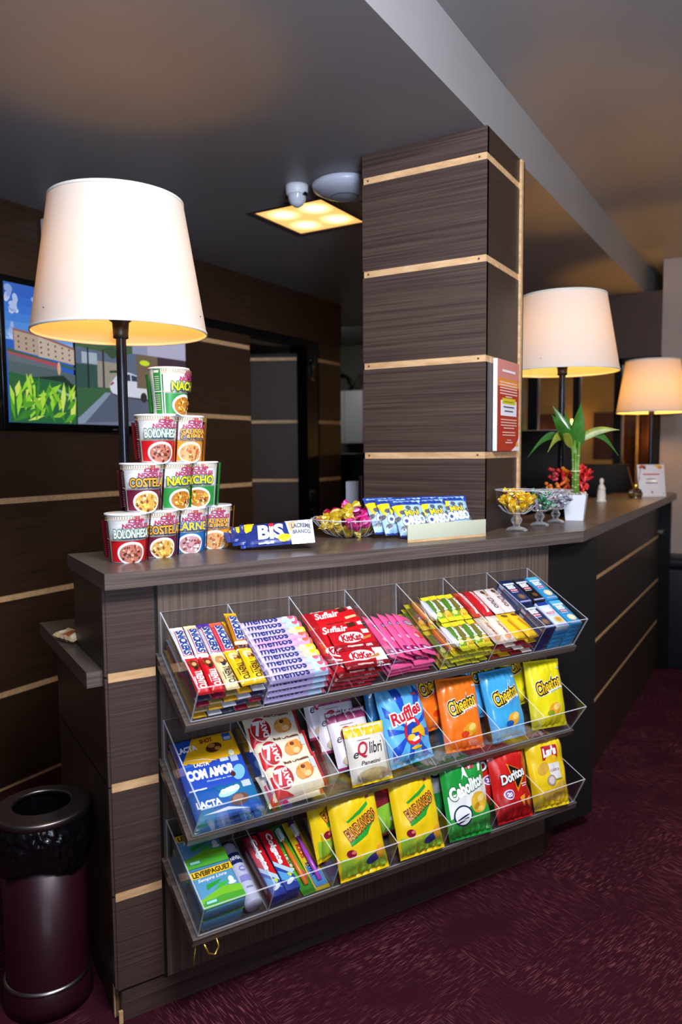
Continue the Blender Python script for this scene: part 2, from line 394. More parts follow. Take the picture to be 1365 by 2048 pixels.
# ------------------------------------------------------------------ pillar
PX0, PX1, PY0, PY1 = -1.223, -.80, 2.189, 2.495
pz = [0, .24, .52, .80, 1.045, 1.283, 1.575, 1.870, 2.165, CZ]; g = .0105
mb = MB(); mb.box(PX0+.012, PX1-.012, PY0+.012, PY1-.012, 0, CZ, M_DK)
seg = [0]+[1.283, 1.575, 1.870, 2.165, CZ]
for a, b in zip(seg, seg[1:]):
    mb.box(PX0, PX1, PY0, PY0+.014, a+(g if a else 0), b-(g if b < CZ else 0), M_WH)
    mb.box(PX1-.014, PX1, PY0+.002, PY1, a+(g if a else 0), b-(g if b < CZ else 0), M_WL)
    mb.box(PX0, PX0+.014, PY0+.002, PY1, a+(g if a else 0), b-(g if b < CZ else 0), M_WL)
pil = struct(mb.build('wall_pillar'), 'square pillar clad in brown laminate with pale wood strips')
for z in seg[1:-1]:
    s_ = MB(); s_.box(PX0+.004, PX1-.002, PY0+.002, PY0+.014, z-g, z+g, M_ST)
    for x in (PX0+.02, PX1-.025): s_.lathe([(.001, 0), (.004, 0), (.004, -.003), (.001, -.003)], M_DK, 8, c=(x, PY0+.0015, z)) if False else s_.box(x-.003, x+.003, PY0+.001, PY0+.003, z-.003, z+.003, mat('screw_hole', '#5b4030', .6))
    s_.build('pale_wood_strip', pil)
    s_ = MB(); s_.box(PX1-.012, PX1-.002, PY0+.014, PY1, z-g, z+g, M_ST); s_.build('pale_wood_strip', pil)
s_ = MB(); s_.box(PX1-.004, PX1+.008, PY1, PY1+.018, 1.045, CZ-.002, M_ST); s_.box(PX1-.02, PX1+.006, PY1+.018, PY1+.035, 1.045, CZ-.002, M_WL); s_.build('upright_wood_strip', pil)
# ------------------------------------------------------------------ counter with the snack racks
ct = empty('snack_counter', MF, 'brown laminate counter end carrying the three snack racks, pale wood strips on its corner post', 'counter')
zp = [.083, .303, .557, .807, 1.016]; gs = .011
mb = MB()
for a, b in zip(zp, zp[1:]): mb.box(.0, .107, 0, .018, a+(gs if a > .1 else 0), b-(gs if b < 1 else 0), M_WH)
mb.build('corner_post', ct)
for z in zp[1:-1]:
    s_ = MB(); s_.box(.001, .107, .002, .016, z-gs, z+gs, M_ST); s_.build('pale_wood_strip', ct)
mb = MB()
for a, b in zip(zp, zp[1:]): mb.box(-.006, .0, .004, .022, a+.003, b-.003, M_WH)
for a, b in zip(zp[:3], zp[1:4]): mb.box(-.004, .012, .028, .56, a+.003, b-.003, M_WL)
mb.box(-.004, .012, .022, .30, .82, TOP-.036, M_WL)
mb.build('end_panel', ct)
mb = MB(); mb.box(.107, .115, .006, .02, .07, 1.01, M_DK); mb.box(.012, 1.6, .02, .045, .07, 1.01, M_DK); mb.build('core_board', ct)
mb = MB(); mb.box(.115, 1.353, 0, .018, .074, 1.009, M_WV); mb.build('front_panel', ct)
mb = MB(); mb.box(.01, 1.36, .008, .03, 0, .075, M_WH); mb.box(-.001, .012, .03, .5, 0, .075, M_WL); mb.build('kick_board', ct)
mb = MB(); mb.box(-.003, .008, .03, .042, 0, .075, M_ST); mb.box(.0, .009, .002, .008, 0, .03, M_ST); mb.build('wood_batten', ct)
# long reception front along the room
rc = empty('reception_counter', T(-.646, 2.325, 0), 'long dark brown reception front with three pale strips running to the end wall', 'counter')
zq = [0, .289, .535, .790, 1.009]
mb = MB(); mb.box(-.05, -.012, .01, 2.36, 0, 1.009, M_DK)
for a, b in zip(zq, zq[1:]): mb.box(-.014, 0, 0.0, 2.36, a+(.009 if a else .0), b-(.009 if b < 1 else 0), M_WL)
mb.build('front_panel', rc)
for z in zq[1:-1]:
    s_ = MB(); s_.box(-.013, -.002, 0, 2.36, z-.009, z+.009, M_ST); s_.build('pale_wood_strip', rc)
mb = MB(); mb.box(-.26, .06, 2.36, 2.40, 0, 1.009, M_BLK); mb.build('end_post', rc)
mb = MB(); mb.bbox(-.10, .030, 2.30, 2.45, .80, .83, M_WL, .003); mb.build('end_shelf', rc)
# counter top (follows the bend)
pF = [(-.013, -.046), (-.013, .249)]
w2 = [MF @ V((x, -0-y if False else y, 0)) for x, y in ((-.011, .046-.092), (-.011, .30))]
A_ = MF @ V((-.011, -.046, 0)); B_ = MF @ V((-.011, .33, 0))
dirF = V((math.cos(PHI), math.sin(PHI)))
def hit(P, xx): t = (xx-P.x)/dirF.x; return P.y+t*dirF.y
XF, XB = -.548, -.87
yF = hit(A_, XF); yB = hit(B_, XB)
mb = MB(); mb.M = MF.inverted()
mb.prism([(A_.x, A_.y), (XF, yF), (XF, 4.60), (-.62, 4.72), (XB, 4.72), (XB, yB), (B_.x, B_.y)], TOP-.035, TOP, M_WT)
tag(mb.build('countertop', None, MF), 'brown wood-grain countertop with a bend, carrying cups, sweets and lamps', 'countertop')
# staff desk behind the post
mb = MB(); mb.box(-.04, 0.9, .024, .60, .785, .82, M_WT)
tag(mb.build('staff_desk', None, MF), 'lower brown worktop sticking out left behind the corner post', 'desk')
mb = MB(); mb.box(-1.55, -.95, 3.0, 4.8, .72, .75, M_WT); mb.box(-1.53, -.97, 3.02, 3.05, 0, .72, M_WL); mb.box(-1.53, -.97, 4.75, 4.78, 0, .72, M_WL); tag(mb.build('staff_desk'), 'dark worktop behind the reception counter under the monitors', 'desk')
# ------------------------------------------------------------------ snack racks
RK = [dict(bt=(0, .94), bb=(-.002, .845), fb=(-.185, .742), ft=(-.235, .826)),
      dict(bt=(0, .69), bb=(-.002, .598), fb=(-.180, .493), ft=(-.236, .575)),
      dict(bt=(0, .453), bb=(-.002, .362), fb=(-.196, .282), ft=(-.236, .364))]
X0, X1 = .121, 1.262; CW = (X1-X0)/7; TH = .003
RF = []     # tray frames: x along, y up the slope, z off the tray floor, origin at the front bottom edge
def slab(P, n_out, mb):  # thin plate from a quad list with edge faces
    pass
def plate_x(mb, pts, x, th):
    n = len(pts); vs = [(x, y, z) for y, z in pts] + [(x+th, y, z) for y, z in pts]
    mb.add(vs, [list(range(n))[::-1], list(range(n, 2*n))], M_AC)
    mb.add(vs, [(i, (i+1) % n, n+(i+1) % n, n+i) for i in range(n)], M_ACE)
def plate(mb, a, b, c, d, nrm, th):
    n_ = V(nrm).normalized()*th; q = [V(a), V(b), V(c), V(d)]; vs = q+[p+n_ for p in q]
    mb.add(vs, [(3, 2, 1, 0), (4, 5, 6, 7)], M_AC); mb.add(vs, [(0, 1, 5, 4), (1, 2, 6, 5), (2, 3, 7, 6), (3, 0, 4, 7)], M_ACE)
RNAME = ['top', 'middle', 'bottom']
for ri, R_ in enumerate(RK):
    bt, bb, fb, ft = R_['bt'], R_['bb'], R_['fb'], R_['ft']
    up = V((0, bb[0]-fb[0], bb[1]-fb[1])).normalized(); nn = V((0, -up.z, up.y))
    fr = Matrix(((1, up.x, nn.x, 0), (0, up.y, nn.y, fb[0]), (0, up.z, nn.z, fb[1]), (0, 0, 0, 1)))
    RF.append(fr)
    rk = empty('snack_rack', MF, '%s of the three tilted wooden racks with clear acrylic bins' % RNAME[ri], 'snack rack', 'snack racks on the counter front')
    L_ = (V((0,)+bb)-V((0,)+fb)).length
    b_ = MB(); b_.M = fr; b_.box(X0-.012, X1+.012, -.004, L_+.012, -.0225, -.0035, M_WT); b_.build('shelf_board', rk)
    b_ = MB(); b_.M = fr; b_.box(X0, X1, 0, L_, -.0033, -.0003, M_AC)
    b_.build('bin_floor', rk)
    b_ = MB(); plate(b_, (X0, bb[0], bb[1]), (X1, bb[0], bb[1]), (X1, bt[0]-.001, bt[1]), (X0, bt[0]-.001, bt[1]), (0, -1, 0), TH); b_.build('back_panel', rk)
    b_ = MB(); plate(b_, (X0, fb[0], fb[1]), (X1, fb[0], fb[1]), (X1, ft[0], ft[1]), (X0, ft[0], ft[1]), tuple(up), TH); b_.build('front_panel', rk)
    for k in range(8):
        x = X0+CW*k-TH/2
        b_ = MB(); plate_x(b_, [fb, ft, bt, bb], x, TH); b_.build('divider', rk)
    b_ = MB()
    for x in (X0+.01, X1-.02): b_.box(x, x+.012, -.02, -.001, bb[1]-.05, bb[1]-.012, M_CHR)
    b_.build('bracket', rk)
hk = MB(); hk.tube([(X0+.012, -.198, .262), (X0+.02, -.20, .24), (X0+.035, -.20, .232), (X0+.045, -.197, .246), (X0+.042, -.19, .262)], .0022, M_GOLD, 8)
hk.tube([(X0+.005, -.17, .255), (X0-.004, -.178, .225), (X0-.006, -.18, .205)], .0015, M_GOLD, 6)
tag(hk.build('wire_hook', None, MF), 'small brass wire hook under the left corner of the bottom rack', 'hook')
def comp(k, f=.5): return X0+CW*(k+f)
NOTE = {}
def put(me, name, M, label, cat, group=None):
    return tag(place(me, name, None, MF @ M), label, cat, group)
def lie(ri, x, y, z, rz=0, tx=0, ty=0):     # lying pack: face up, its top towards the back of the tray
    return RF[ri] @ T(x, y, z) @ RZ(rz) @ RX(tx) @ RY(ty) @ RX(-90)
def up_(x, y, z, h, lean=12, rz=0, ry=0):   # upright pack, foot at (y,z), leaning back
    return T(x, y, z) @ RZ(rz) @ RX(-lean) @ RY(ry) @ T(0, 0, h/2000)
# ------------------------------------------------------------------ sweets in the top rack
def snick(end):
    a = [('r', -14, 34, 14, 50, end), ('r', -15, -52, 15, -44, '#c8cdd6'), ('r', -10.5, -42, 12.5, 36, '#c01a28'), ('r', -9, -40.5, 11, 34.5, '#f2f4f8')]
    return a+[('t', 'SNICKERS', 1, -3, 16, '#1c3a86', {'rot': -90, 'w': 73, 'b': .06, 'sh': .12})]
SN = {}
for k, (base, end) in dict(silver=('#e6e9ee', '#f4f6f8'), cream=('#dfe2e2', '#efe2b0'), purple=('#c9c8dc', '#4a2a9e'), coral=('#e2485a', '#f0684a'), amber=('#c98a1c', '#f2b81e')).items():
    SN[k] = pillow('snack_bar_'+k, 29, 106, 17, base, snick(end), seed=len(SN), cr=end, crimp=.14, nx=10, nz=20)
def trento(tc, sw, sub):
    return [('e', -2, 30, 10, 13, sw), ('e', 3, 22, 8, 8, '#5a2c14'), ('e', 0, 27, 5, 6, '#d9a86a'), ('e', 1, 14, 4.5, 5, sub), ('t', 'TRENTO', 2, -17, 15, tc, {'rot': -90, 'w': 46, 'b': .03}), ('r', -10, -30, -8.6, -8, tc)]
TR = {}
for k, (base, tc, sw, sub) in dict(red=('#c8141e', '#fff6f0', '#7a1c12', '#2c1a14'), cream=('#ead9a4', '#3a2a1a', '#b98a52', '#26324a'), yellow=('#f2c016', '#3c2c10', '#f4e6a0', '#e2a010')).items():
    TR[k] = pillow('wafer_bar_'+k, 30, 106, 17, base, trento(tc, sw, sub), seed=10+len(TR), crimp=.1, nx=10, nz=20)
PL = {k: pillow('plain_bar_'+k, 30, 104, 16, c, [('e', 0, 10, 9, 16, c2), ('r', -12, -40, 12, -30, c2)], seed=20+i, crimp=.12, nx=8, nz=14) for i, (k, c, c2) in enumerate((('mustard', '#d9a012', '#7a3a10'), ('wine', '#8e1230', '#d8d0c8'), ('white', '#cfd3da', '#5a2c20'), ('khaki', '#8f7a4a', '#d8c890'), ('navy', '#20304a', '#c8d0d8')))}
RW = CW/5.25
rl = [('leftmost', 'silver', 'silver white'), ('second', 'cream', 'cream tipped silver'), ('third', 'purple', 'purple tipped grey'), ('fourth', 'coral', 'coral red'), ('fifth', 'amber', 'amber yellow')]
for i, (o_, k, cn) in enumerate(rl):
    put(SN[k], 'chocolate_bar', lie(0, X0+RW*(i+.62), .154, .066+random.uniform(0, .002), random.uniform(-2, 2)), '%s chocolate bar, %s in the back row of the leftmost top bin' % (cn, o_), 'chocolate bar', 'chocolate bars with blue lettering')
for i, (o_, k, cn) in enumerate([('leftmost', 'red', 'red'), ('second', 'red', 'red'), ('middle', 'cream', 'cream'), ('fourth', 'yellow', 'yellow'), ('rightmost', 'yellow', 'yellow')]):
    put(TR[k], 'wafer_bar', lie(0, X0+RW*(i+.60), .053, .068+(.004 if i > 2 else 0), random.uniform(-3, 3)), '%s wafer bar with big lettering, %s in the front row of the leftmost top bin' % (cn, o_), 'wafer bar', 'wafer bars in the leftmost top bin')
pk = list(PL)
for L_ in range(4):
    for i in range(5):
        c_ = pk[(i*2+L_*3) % 5]
        put(PL[c_], 'chocolate_bar', lie(0, X0+RW*(i+.62)+random.uniform(-.002, .002), .053, .0165*L_+.0005, random.uniform(-2, 2)), 'bar seen end-on in the mixed stack under the wafer bars of the leftmost top bin', 'chocolate bar', 'bars stacked under the wafer bars')
        if i in (0, 4) or L_ == 3: put(PL[pk[(i+L_) % 5]], 'chocolate_bar', lie(0, X0+RW*(i+.62), .158, .0165*L_+.0005), 'bar buried in the stack under the back row of the leftmost top bin', 'chocolate bar', 'bars stacked under the chocolate bars')
put(SN['amber'], 'chocolate_bar', lie(0, X0+RW*4.6, .160, .084, -6), 'golden brown bar lying on top at the back right corner of the leftmost top bin', 'chocolate bar')
# mint rolls
def roll(c1, tip, dot): return [('r', 32, -11, 74, 11, tip), ('r', -74, -11, -69, 11, '#b7a6d6'), ('e', 56, 0, 8, 6, dot), ('e', 42, 2, 6, 5, '#f4f6fb'), ('r', 66, -11, 74, 11, dot), ('t', 'mentos', -22, 0, 13, '#1c2a6c', {'w': 84, 'b': .02})]
RO = {}
for k, (b_, tip, dot) in dict(lilac=('#c9b8e4', '#b4d4ea', '#d8607c'), pink=('#d2a8dc', '#e8a0c0', '#e86a4a'), yellow=('#c4b8e0', '#dcd9a0', '#e6d82a')).items():
    RO[k] = pillow('candy_roll_'+k, 152, 20, 19, b_, roll(b_, tip, dot), seed=30+len(RO), crimp=0.0, pu=14, pv=2.2, pinch=0, nx=24, nz=8, wr=.0006)
seq = ['lilac', 'lilac', 'lilac', 'yellow', 'yellow', 'pink', 'pink', 'yellow', 'lilac', 'lilac']
for L_ in range(4):
    for j in range(10):
        y = .0115+j*.0198+random.uniform(-.0006, .0006)
        if L_ == 3: put(RO[seq[j]], 'candy_roll', lie(0, comp(1)+random.uniform(-.002, .002), y, .019*L_+.001, random.uniform(-1, 1)), 'lilac roll of chewy sweets, %s from the front of the top layer' % ['first', 'second', 'third', 'fourth', 'fifth', 'sixth', 'seventh', 'eighth', 'ninth', 'tenth and farthest'][j], 'candy roll', 'lilac candy rolls')
        elif j in (0, 1, 9): put(RO[seq[(j+L_) % 10]], 'candy_roll', lie(0, comp(1)+random.uniform(-.002, .002), y, .019*L_+.0005), ('lilac candy roll at the stack front, %s layer from the bin floor' % ['lowest', 'second', 'third'][L_]) if j == 0 else 'lilac candy roll buried in the stack behind the front rolls', 'candy roll', 'lilac candy rolls')
        else: put(RO['lilac'], 'candy_roll', lie(0, comp(1), y, .019*L_+.0005), 'lilac candy roll buried in the stack behind the front rolls', 'candy roll', 'lilac candy rolls')
# red chocolate tablets
sufl = [('r', -75, -31, -50, 31, '#a80f18'), ('t', 'Suflair', -12, 8, 21, '#fdf6f4', {'w': 70, 'b': .03, 'sh': .35}), ('r', -48, 24, -12, 28, '#f6e8e6'), ('p', [(28, 8), (52, 12), (50, 28), (26, 24)], '#4a2214'), ('p', [(24, 22), (40, 24), (42, 29), (25, 28)], '#c89a68'), ('r', 58, 14, 72, 27, '#d8dde2'), ('p', [(30, -20), (66, -14), (66, -6), (30, -11)], '#ecc78e'), ('r', -30, -26, 20, -23, '#8e0c14')]
SU = pillow('tablet_red', 152, 62, 10, '#d3121c', sufl, seed=41, crimp=.05, pu=10, pv=8, pinch=0, nx=20, nz=12, wr=.0012)
def kit(right): return [('r', -60, -31, 60, -17, '#8d0d18'), ('e', -8, 3, 34, 17, '#fbf4f2', 4), ('t', 'KitKat', -8, 2, 20, '#b40f22', {'w': 54, 'b': .05, 'sh': .2}), ('r', 28, 12, 46, 27, '#dfe3e6'), ('p', right, '#c07a3a'), ('r', -30, -26, 12, -22, '#f0b8b0'), ('t', '100%', 30, -24, 6, '#f8f0ec')]
KK = pillow('wafer_tablet_red', 118, 62, 12, '#c20f1d', kit([(20, -8), (44, -2), (48, 6), (22, 0)]), seed=42, crimp=.05, pu=8, pv=8, pinch=0, nx=18, nz=12)
KW = pillow('wafer_tablet_white', 118, 62, 12, '#b80f1c', [('p', [(20, -31), (59, -31), (59, 31), (36, 31)], '#eef0ee')]+kit([(14, -12), (40, -2), (38, 6), (10, -4)]), seed=43, crimp=.05, pu=8, pv=8, pinch=0, nx=18, nz=12)
K3 = comp(2)
for L_ in range(4):
    for j, y in enumerate((.033, .100, .168)):
        put(KK, 'wafer_tablet', lie(0, K3-.018+.006*L_+(.004 if j else 0), y, .0125*L_+.0005, random.uniform(-3, 3)), 'red wafer tablet in the pile under the red tablets, layer near the bin floor', 'chocolate tablet', 'red tablets piled in the third top bin')
put(SU, 'chocolate_tablet', lie(0, K3+.004, .178, .060, 3, -2), 'red chocolate tablet with white script, at the very back of the third top bin', 'chocolate tablet', 'long red tablets with white script')
put(SU, 'chocolate_tablet', lie(0, K3+.002, .128, .056, -1, 4), 'red chocolate tablet with white script, just behind the red wafer tablet with the white oval', 'chocolate tablet', 'long red tablets with white script')
put(KK, 'wafer_tablet', lie(0, K3+.018, .088, .066, -3, 4), 'bright red wafer tablet with white oval, lying on the red pile', 'chocolate tablet')
put(KW, 'wafer_tablet', lie(0, K3+.020, .034, .057, -4, 2), 'red and white wafer tablet with white oval, at the front of the third top bin', 'chocolate tablet')
put(KK, 'wafer_tablet', lie(0, K3-.026, .060, .052, -20, 3), 'red wafer tablet lying askew at the left, half under the red and white one', 'chocolate tablet')
# pink packs leaning like books
pink = [('e', 0, 38, 22, 8, '#1c2a66', 6), ('e', 0, 38, 19, 6, '#e8e6f6', 6), ('t', 'Nutry', 0, 38, 8, '#1c2a66', {'w': 30, 'b': .04, 'rot': 6}), ('t', 'morango', 2, 22, 8, '#f2a01a', {'w': 42, 'sh': .3}), ('e', 8, -6, 14, 12, '#e23a3a'), ('e', -10, -14, 10, 7, '#f7b8d0'), ('r', -30, -62, 30, -50, '#7a1c5a'), ('r', -20, -60, 12, -54, '#d8c8e8')]
PK = pillow('pink_pack', 66, 150, 10, '#ee5a94', pink, seed=50, crimp=.06, pu=6, pv=9, pinch=0, nx=12, nz=22)
for i in range(5):
    put(PK, 'biscuit_pack', lie(0, X0+3*CW+.034+i*.0235, .095+random.uniform(-.004, .004), .046+random.uniform(-.001, .001), random.uniform(-3, 2), 0, 23), 'pink pack with dark oval, %s in the fourth top bin' % ['leftmost', 'second from left', 'middle one', 'second from right', 'rightmost'][i], 'biscuit pack', 'pink packs in the fourth top bin')
for i in range(6):
    put(PK, 'biscuit_pack', lie(0, X0+3*CW+(.040, .112)[i % 2]+.004*(i//2), .088, .0105*(i//2)+.0005, [3, -3, 1, -2, 2, 0][i]), 'magenta pack lying flat under the shingled pink packs', 'biscuit pack', 'pink packs lying under the shingled ones')
# green and yellow bars
def stick(bg, lo): return [('r', -12, -22, 12, 30, bg), ('e', -3, -26, 7, 8, lo), ('t', 'bears', 0, 6, 11, '#eef4f8', {'rot': 90, 'w': 44, 'b': .045}), ('e', 4, 28, 4, 6, '#d8682a')]
ST = {}
for k, (b_, bg, lo, cr) in dict(green=('#7fa51e', '#4c7a1e', '#d8e078', '#d9d22a'), gold=('#d0a41e', '#6e6a2a', '#e8b84a', '#e2cf28'), amber=('#d98a2c', '#8a5a2a', '#f0c070', '#cfc82e'), white=('#e4e2ee', '#c9c8dc', '#f4f4fa', '#b8a86a')).items():
    ST[k] = pillow('stick_bar_'+k, 25, 104, 17, b_, stick(bg, lo), seed=60+len(ST), crimp=.3, cr=cr, nx=10, nz=20, wr=.0022, pinch=.0)
W6 = CW/6.1; cols = ['amber', 'white', 'green', 'gold', 'green', 'gold']; CN = dict(amber='amber', white='white', green='green', gold='golden')
ORD = ['leftmost', 'second', 'third', 'fourth', 'fifth', 'rightmost']
for i in range(6):
    for row, y in enumerate((.053, .156)):
        for L_ in range(4):
            c_ = cols[i] if L_ == 3 else ['gold', 'amber', 'green'][(i+L_+row) % 3]
            ty = 40 if (i < 2 and L_ == 3) else 0
            put(ST[c_], 'candy_bar', lie(0, X0+4*CW+W6*(i+.55), y+random.uniform(-.002, .002), .017*L_+(.004 if ty else .0005)+(.004 if row else 0), random.uniform(-3, 3), 0, ty), ('%s foil bar, %s in the %s row of the fifth top bin' % (CN[c_], ORD[i], ['front', 'back'][row])) if L_ == 3 else 'foil bar buried in the yellow green stack of the fifth top bin', 'candy bar', 'yellow and green foil bars')
# red, pale and yellow bars
def slim(txt, tc, acc, sc): return [('r', -3, -44, 5, 46, acc)] * (1 if sc else 0) + ([('t', txt, 0, -2, 9 if sc else 12, tc, {'rot': -90, 'w': 70, 'sh': .3, 'b': .02})] if txt else []) + ([] if sc else [('e', -2, 32, 7, 8, '#5a3a1e'), ('e', 3, 20, 6, 6, '#b8906a')])
W4 = CW/4.15
B5 = dict(red=pillow('bar_red', 34, 104, 17, '#c4121e', slim('Nutty bar', '#b40f1e', '#f6e6e6', 1), seed=70, crimp=.08, nx=10, nz=20),
          pale=pillow('bar_pale', 37, 104, 17, '#d9cdc8', slim('', '#5a2c20', '', 0)+[('t', 'Duo', 1, -14, 17, '#7a5a58', {'rot': -90, 'w': 44, 'sh': .3, 'b': .02})], seed=71, crimp=.08, nx=10, nz=20),
          cream=pillow('bar_cream', 37, 104, 17, '#eed9c8', [('e', 4, 20, 10, 14, '#f4e2b0'), ('t', 'Supreme', 0, -6, 13, '#a84a3a', {'rot': -90, 'w': 60, 'sh': .3}), ('e', -4, -36, 10, 8, '#e6a878')], seed=72, crimp=.08, nx=10, nz=20),
          yellow=pillow('bar_yellow', 37, 104, 17, '#edc01c', [('e', 0, 38, 11, 7, '#7a4a12'), ('p', [(-6, 18), (2, 22), (10, -30), (2, -32)], '#c98a10')], seed=73, crimp=.08, cr='#b8860f', nx=10, nz=20),
          wine=pillow('bar_wine', 37, 104, 16, '#8c1422', [('e', 0, 0, 9, 20, '#c86a20')], seed=74, crimp=.1, nx=8, nz=14))
for i in range(4):
    for row, y in enumerate((.053, .157)):
        for L_ in range(4):
            k = (['cream', 'cream', 'yellow', 'yellow'] if row == 0 else ['red', 'red', 'pale', 'pale'])[i] if L_ == 3 else ['wine', 'yellow', 'wine', 'cream'][(i+L_) % 4]
            put(B5[k], 'chocolate_bar', lie(0, X0+5*CW+W4*(i+.56), y, .017*L_+.0005+(.003 if row else 0), random.uniform(-3, 3)), ('%s bar, %s of four in the %s row of the sixth top bin' % (dict(red='red and white', pale='pale grey', cream='cream', yellow='yellow')[k], ['leftmost', 'second', 'third', 'rightmost'][i], ['front', 'back'][row])) if L_ == 3 else 'dark red or yellow bar buried in the stack of the sixth top bin', 'chocolate bar', 'bars in the sixth top bin')
# boxed wafers with big short lettering
def bis(top, mid, pic): return [('r', -20, 36, 20, 50, top), ('r', -20, 30, 20, 37, '#d8e4f4'), ('t', 'BIS', -2, 20, 15, '#f6f8fc', {'w': 26, 'b': .05, 'rot': 0}), ('r', -16, 1, 12, 9, '#c81e3a'), ('t', 'XTRA', -2, 5, 6, '#f6dce4', {'w': 24, 'b': .04}), ('r', -17, -5, 8, -2, '#b8c4e0'), ('e', 3, -24, 15, 13, mid), ('e', 3, -24, 9, 8, pic), ('r', -20, -48, 20, -42, '#9aa4c8')]
bside = [('r', -6, -44, -1, 20, '#7a86b4'), ('r', 1, -40, 4, 26, '#5a68a0'), ('r', -6, 26, 3, 44, '#b8c0dc'), ('r', -5, 20, 3, 25, '#c03a5a')]
BI = dict(navy=boxpack('box_navy', 44, 102, 16, '#1e2c5c', bis('#16224a', '#5a4a44', '#8a6a50'), side_art=bside), black=boxpack('box_black', 44, 102, 16, '#14161e', bis('#2a3040', '#1c1814', '#6a4a2a'), side_art=bside),
          blue=boxpack('box_light_blue', 44, 102, 16, '#2c8ec4', bis('#5ab4dc', '#d8c8a0', '#f0e8d0'), side_art=bside), white=boxpack('box_white_blue', 44, 102, 16, '#cdd8ee', bis('#1c3c9a', '#e2c070', '#c89a40'), side_art=bside))
W3 = CW/3.12
for i in range(3):
    for row, y in enumerate((.053, .158)):
        for L_ in range(5):
            k = [['navy', 'white', 'blue'], ['navy', 'black', 'blue']][row][i] if L_ == 4 or i == 0 else [['navy', 'blue', 'blue'], ['navy', 'blue', 'navy']][row][i]
            nm = dict(navy='navy', black='black', blue='light blue', white='white and blue')[k]
            put(BI[k], 'wafer_box', lie(0, X0+6*CW+W3*(i+.54), y, .0166*L_+.0006+(.004 if row else 0), random.uniform(-1.5, 1.5)), ('%s wafer box, top of the %s %s column, rightmost top bin' % (nm, ['left', 'middle', 'right'][i], ['front', 'back'][row])) if L_ == 4 else '%s wafer box, under the top of the %s %s column, rightmost top bin' % (nm, ['left', 'middle', 'right'][i], ['front', 'back'][row]), 'wafer box', 'wafer boxes in the rightmost top bin')
# ------------------------------------------------------------------ middle rack
def lacta(c2, kind):
    if kind == 0: return [('p', [(-75, -39), (-22, 39), (-75, 39)], '#1c4aa8'), ('t', 'LACTA', -44, 12, 13, '#f6f8fc', {'w': 46, 'b': .04, 'rot': 3}), ('p', [(-70, -16), (-20, -22), (20, -34), (-16, -20)], '#fbf2d8'), ('t', 'SHOT', 6, 24, 10, '#9a2c14', {'w': 30, 'b': .05}), ('e', 18, 2, 20, 12, '#5a2c14', 10), ('e', 14, 8, 9, 6, '#c07a34'), ('e', 26, -2, 7, 5, '#c89040'), ('r', 46, 12, 66, 32, '#2a58a8'), ('r', 48, 14, 64, 22, '#b8c8e4'), ('e', 52, -22, 7, 8, '#e8f0c0')]
    if kind == 1: return [('r', -75, 26, -40, 39, '#3a6ad0'), ('t', 'LACTA', -24, 28, 9, '#f2f6fc', {'w': 34, 'b': .04}), ('t', 'COM AMOR', -10, 4, 22, '#fafcff', {'w': 108, 'b': .06}), ('t', 'chocolate ao leite', 6, -16, 4, '#c8d8f4', {'w': 62}), ('e', 52, -10, 14, 20, '#7ab8ea', -30), ('e', 38, -12, 6, 7, '#4a2414'), ('r', 20, 24, 40, 33, '#d0dcf4'), ('r', 44, 18, 62, 34, '#b0c0e0'), ('r', -70, -34, -30, -31, '#c8d8f4')]
    return [('p', [(-20, 39), (75, 39), (75, -20), (10, -4)], '#1c6a9e'), ('e', 14, 16, 26, 10, '#a8d8f2', 12), ('t', 'OREO', 18, 20, 11, '#fbfdff', {'w': 44, 'b': .06, 'rot': 8}), ('t', 'LACTA', -38, 0, 14, '#f4f8fc', {'w': 54, 'b': .05}), ('e', 30, -8, 22, 14, '#6a4a3c', 8), ('e', 28, -4, 13, 8, '#9c7462', 8), ('p', [(-60, -24), (0, -18), (46, -34), (0, -26)], '#d6e2f2'), ('r', 48, 18, 68, 34, '#c0ccdc')]
LB = [pillow('milk_tablet_%d' % i, 152, 78, 10, ['#f2b414', '#1d49b4', '#1b58a8'][i], lacta(0, i), seed=80+i, crimp=.03, pu=16, pv=12, pinch=0, nx=20, nz=14, wr=.001) for i in range(3)]
yl = [.172, .110, .042]
for i, nm in enumerate(('yellow and blue chocolate tablet with a chunk picture, backmost in the leftmost middle bin', 'royal blue chocolate tablet with large white lettering, in the middle of the leftmost middle bin', 'blue chocolate tablet with a pale blue flash, at the front of the leftmost middle bin')):
    put(LB[i], 'chocolate_tablet', lie(1, comp(0)-.001, yl[i], .030+.004*(2-i), [1, -1, 0][i], 4), nm, 'chocolate tablet', 'blue and yellow tablets')
for L_ in range(2):
    for i, y in enumerate((.040, .121, .170)): put(LB[[2, 1, 0][i]], 'chocolate_tablet', lie(1, comp(0)-.001, y if i < 2 else .170, .0108*L_+.0005+(.008 if i == 2 else 0), 0, 0), 'blue tablet hidden edge-on under the top tablets of the leftmost middle bin', 'chocolate tablet', 'blue and yellow tablets')
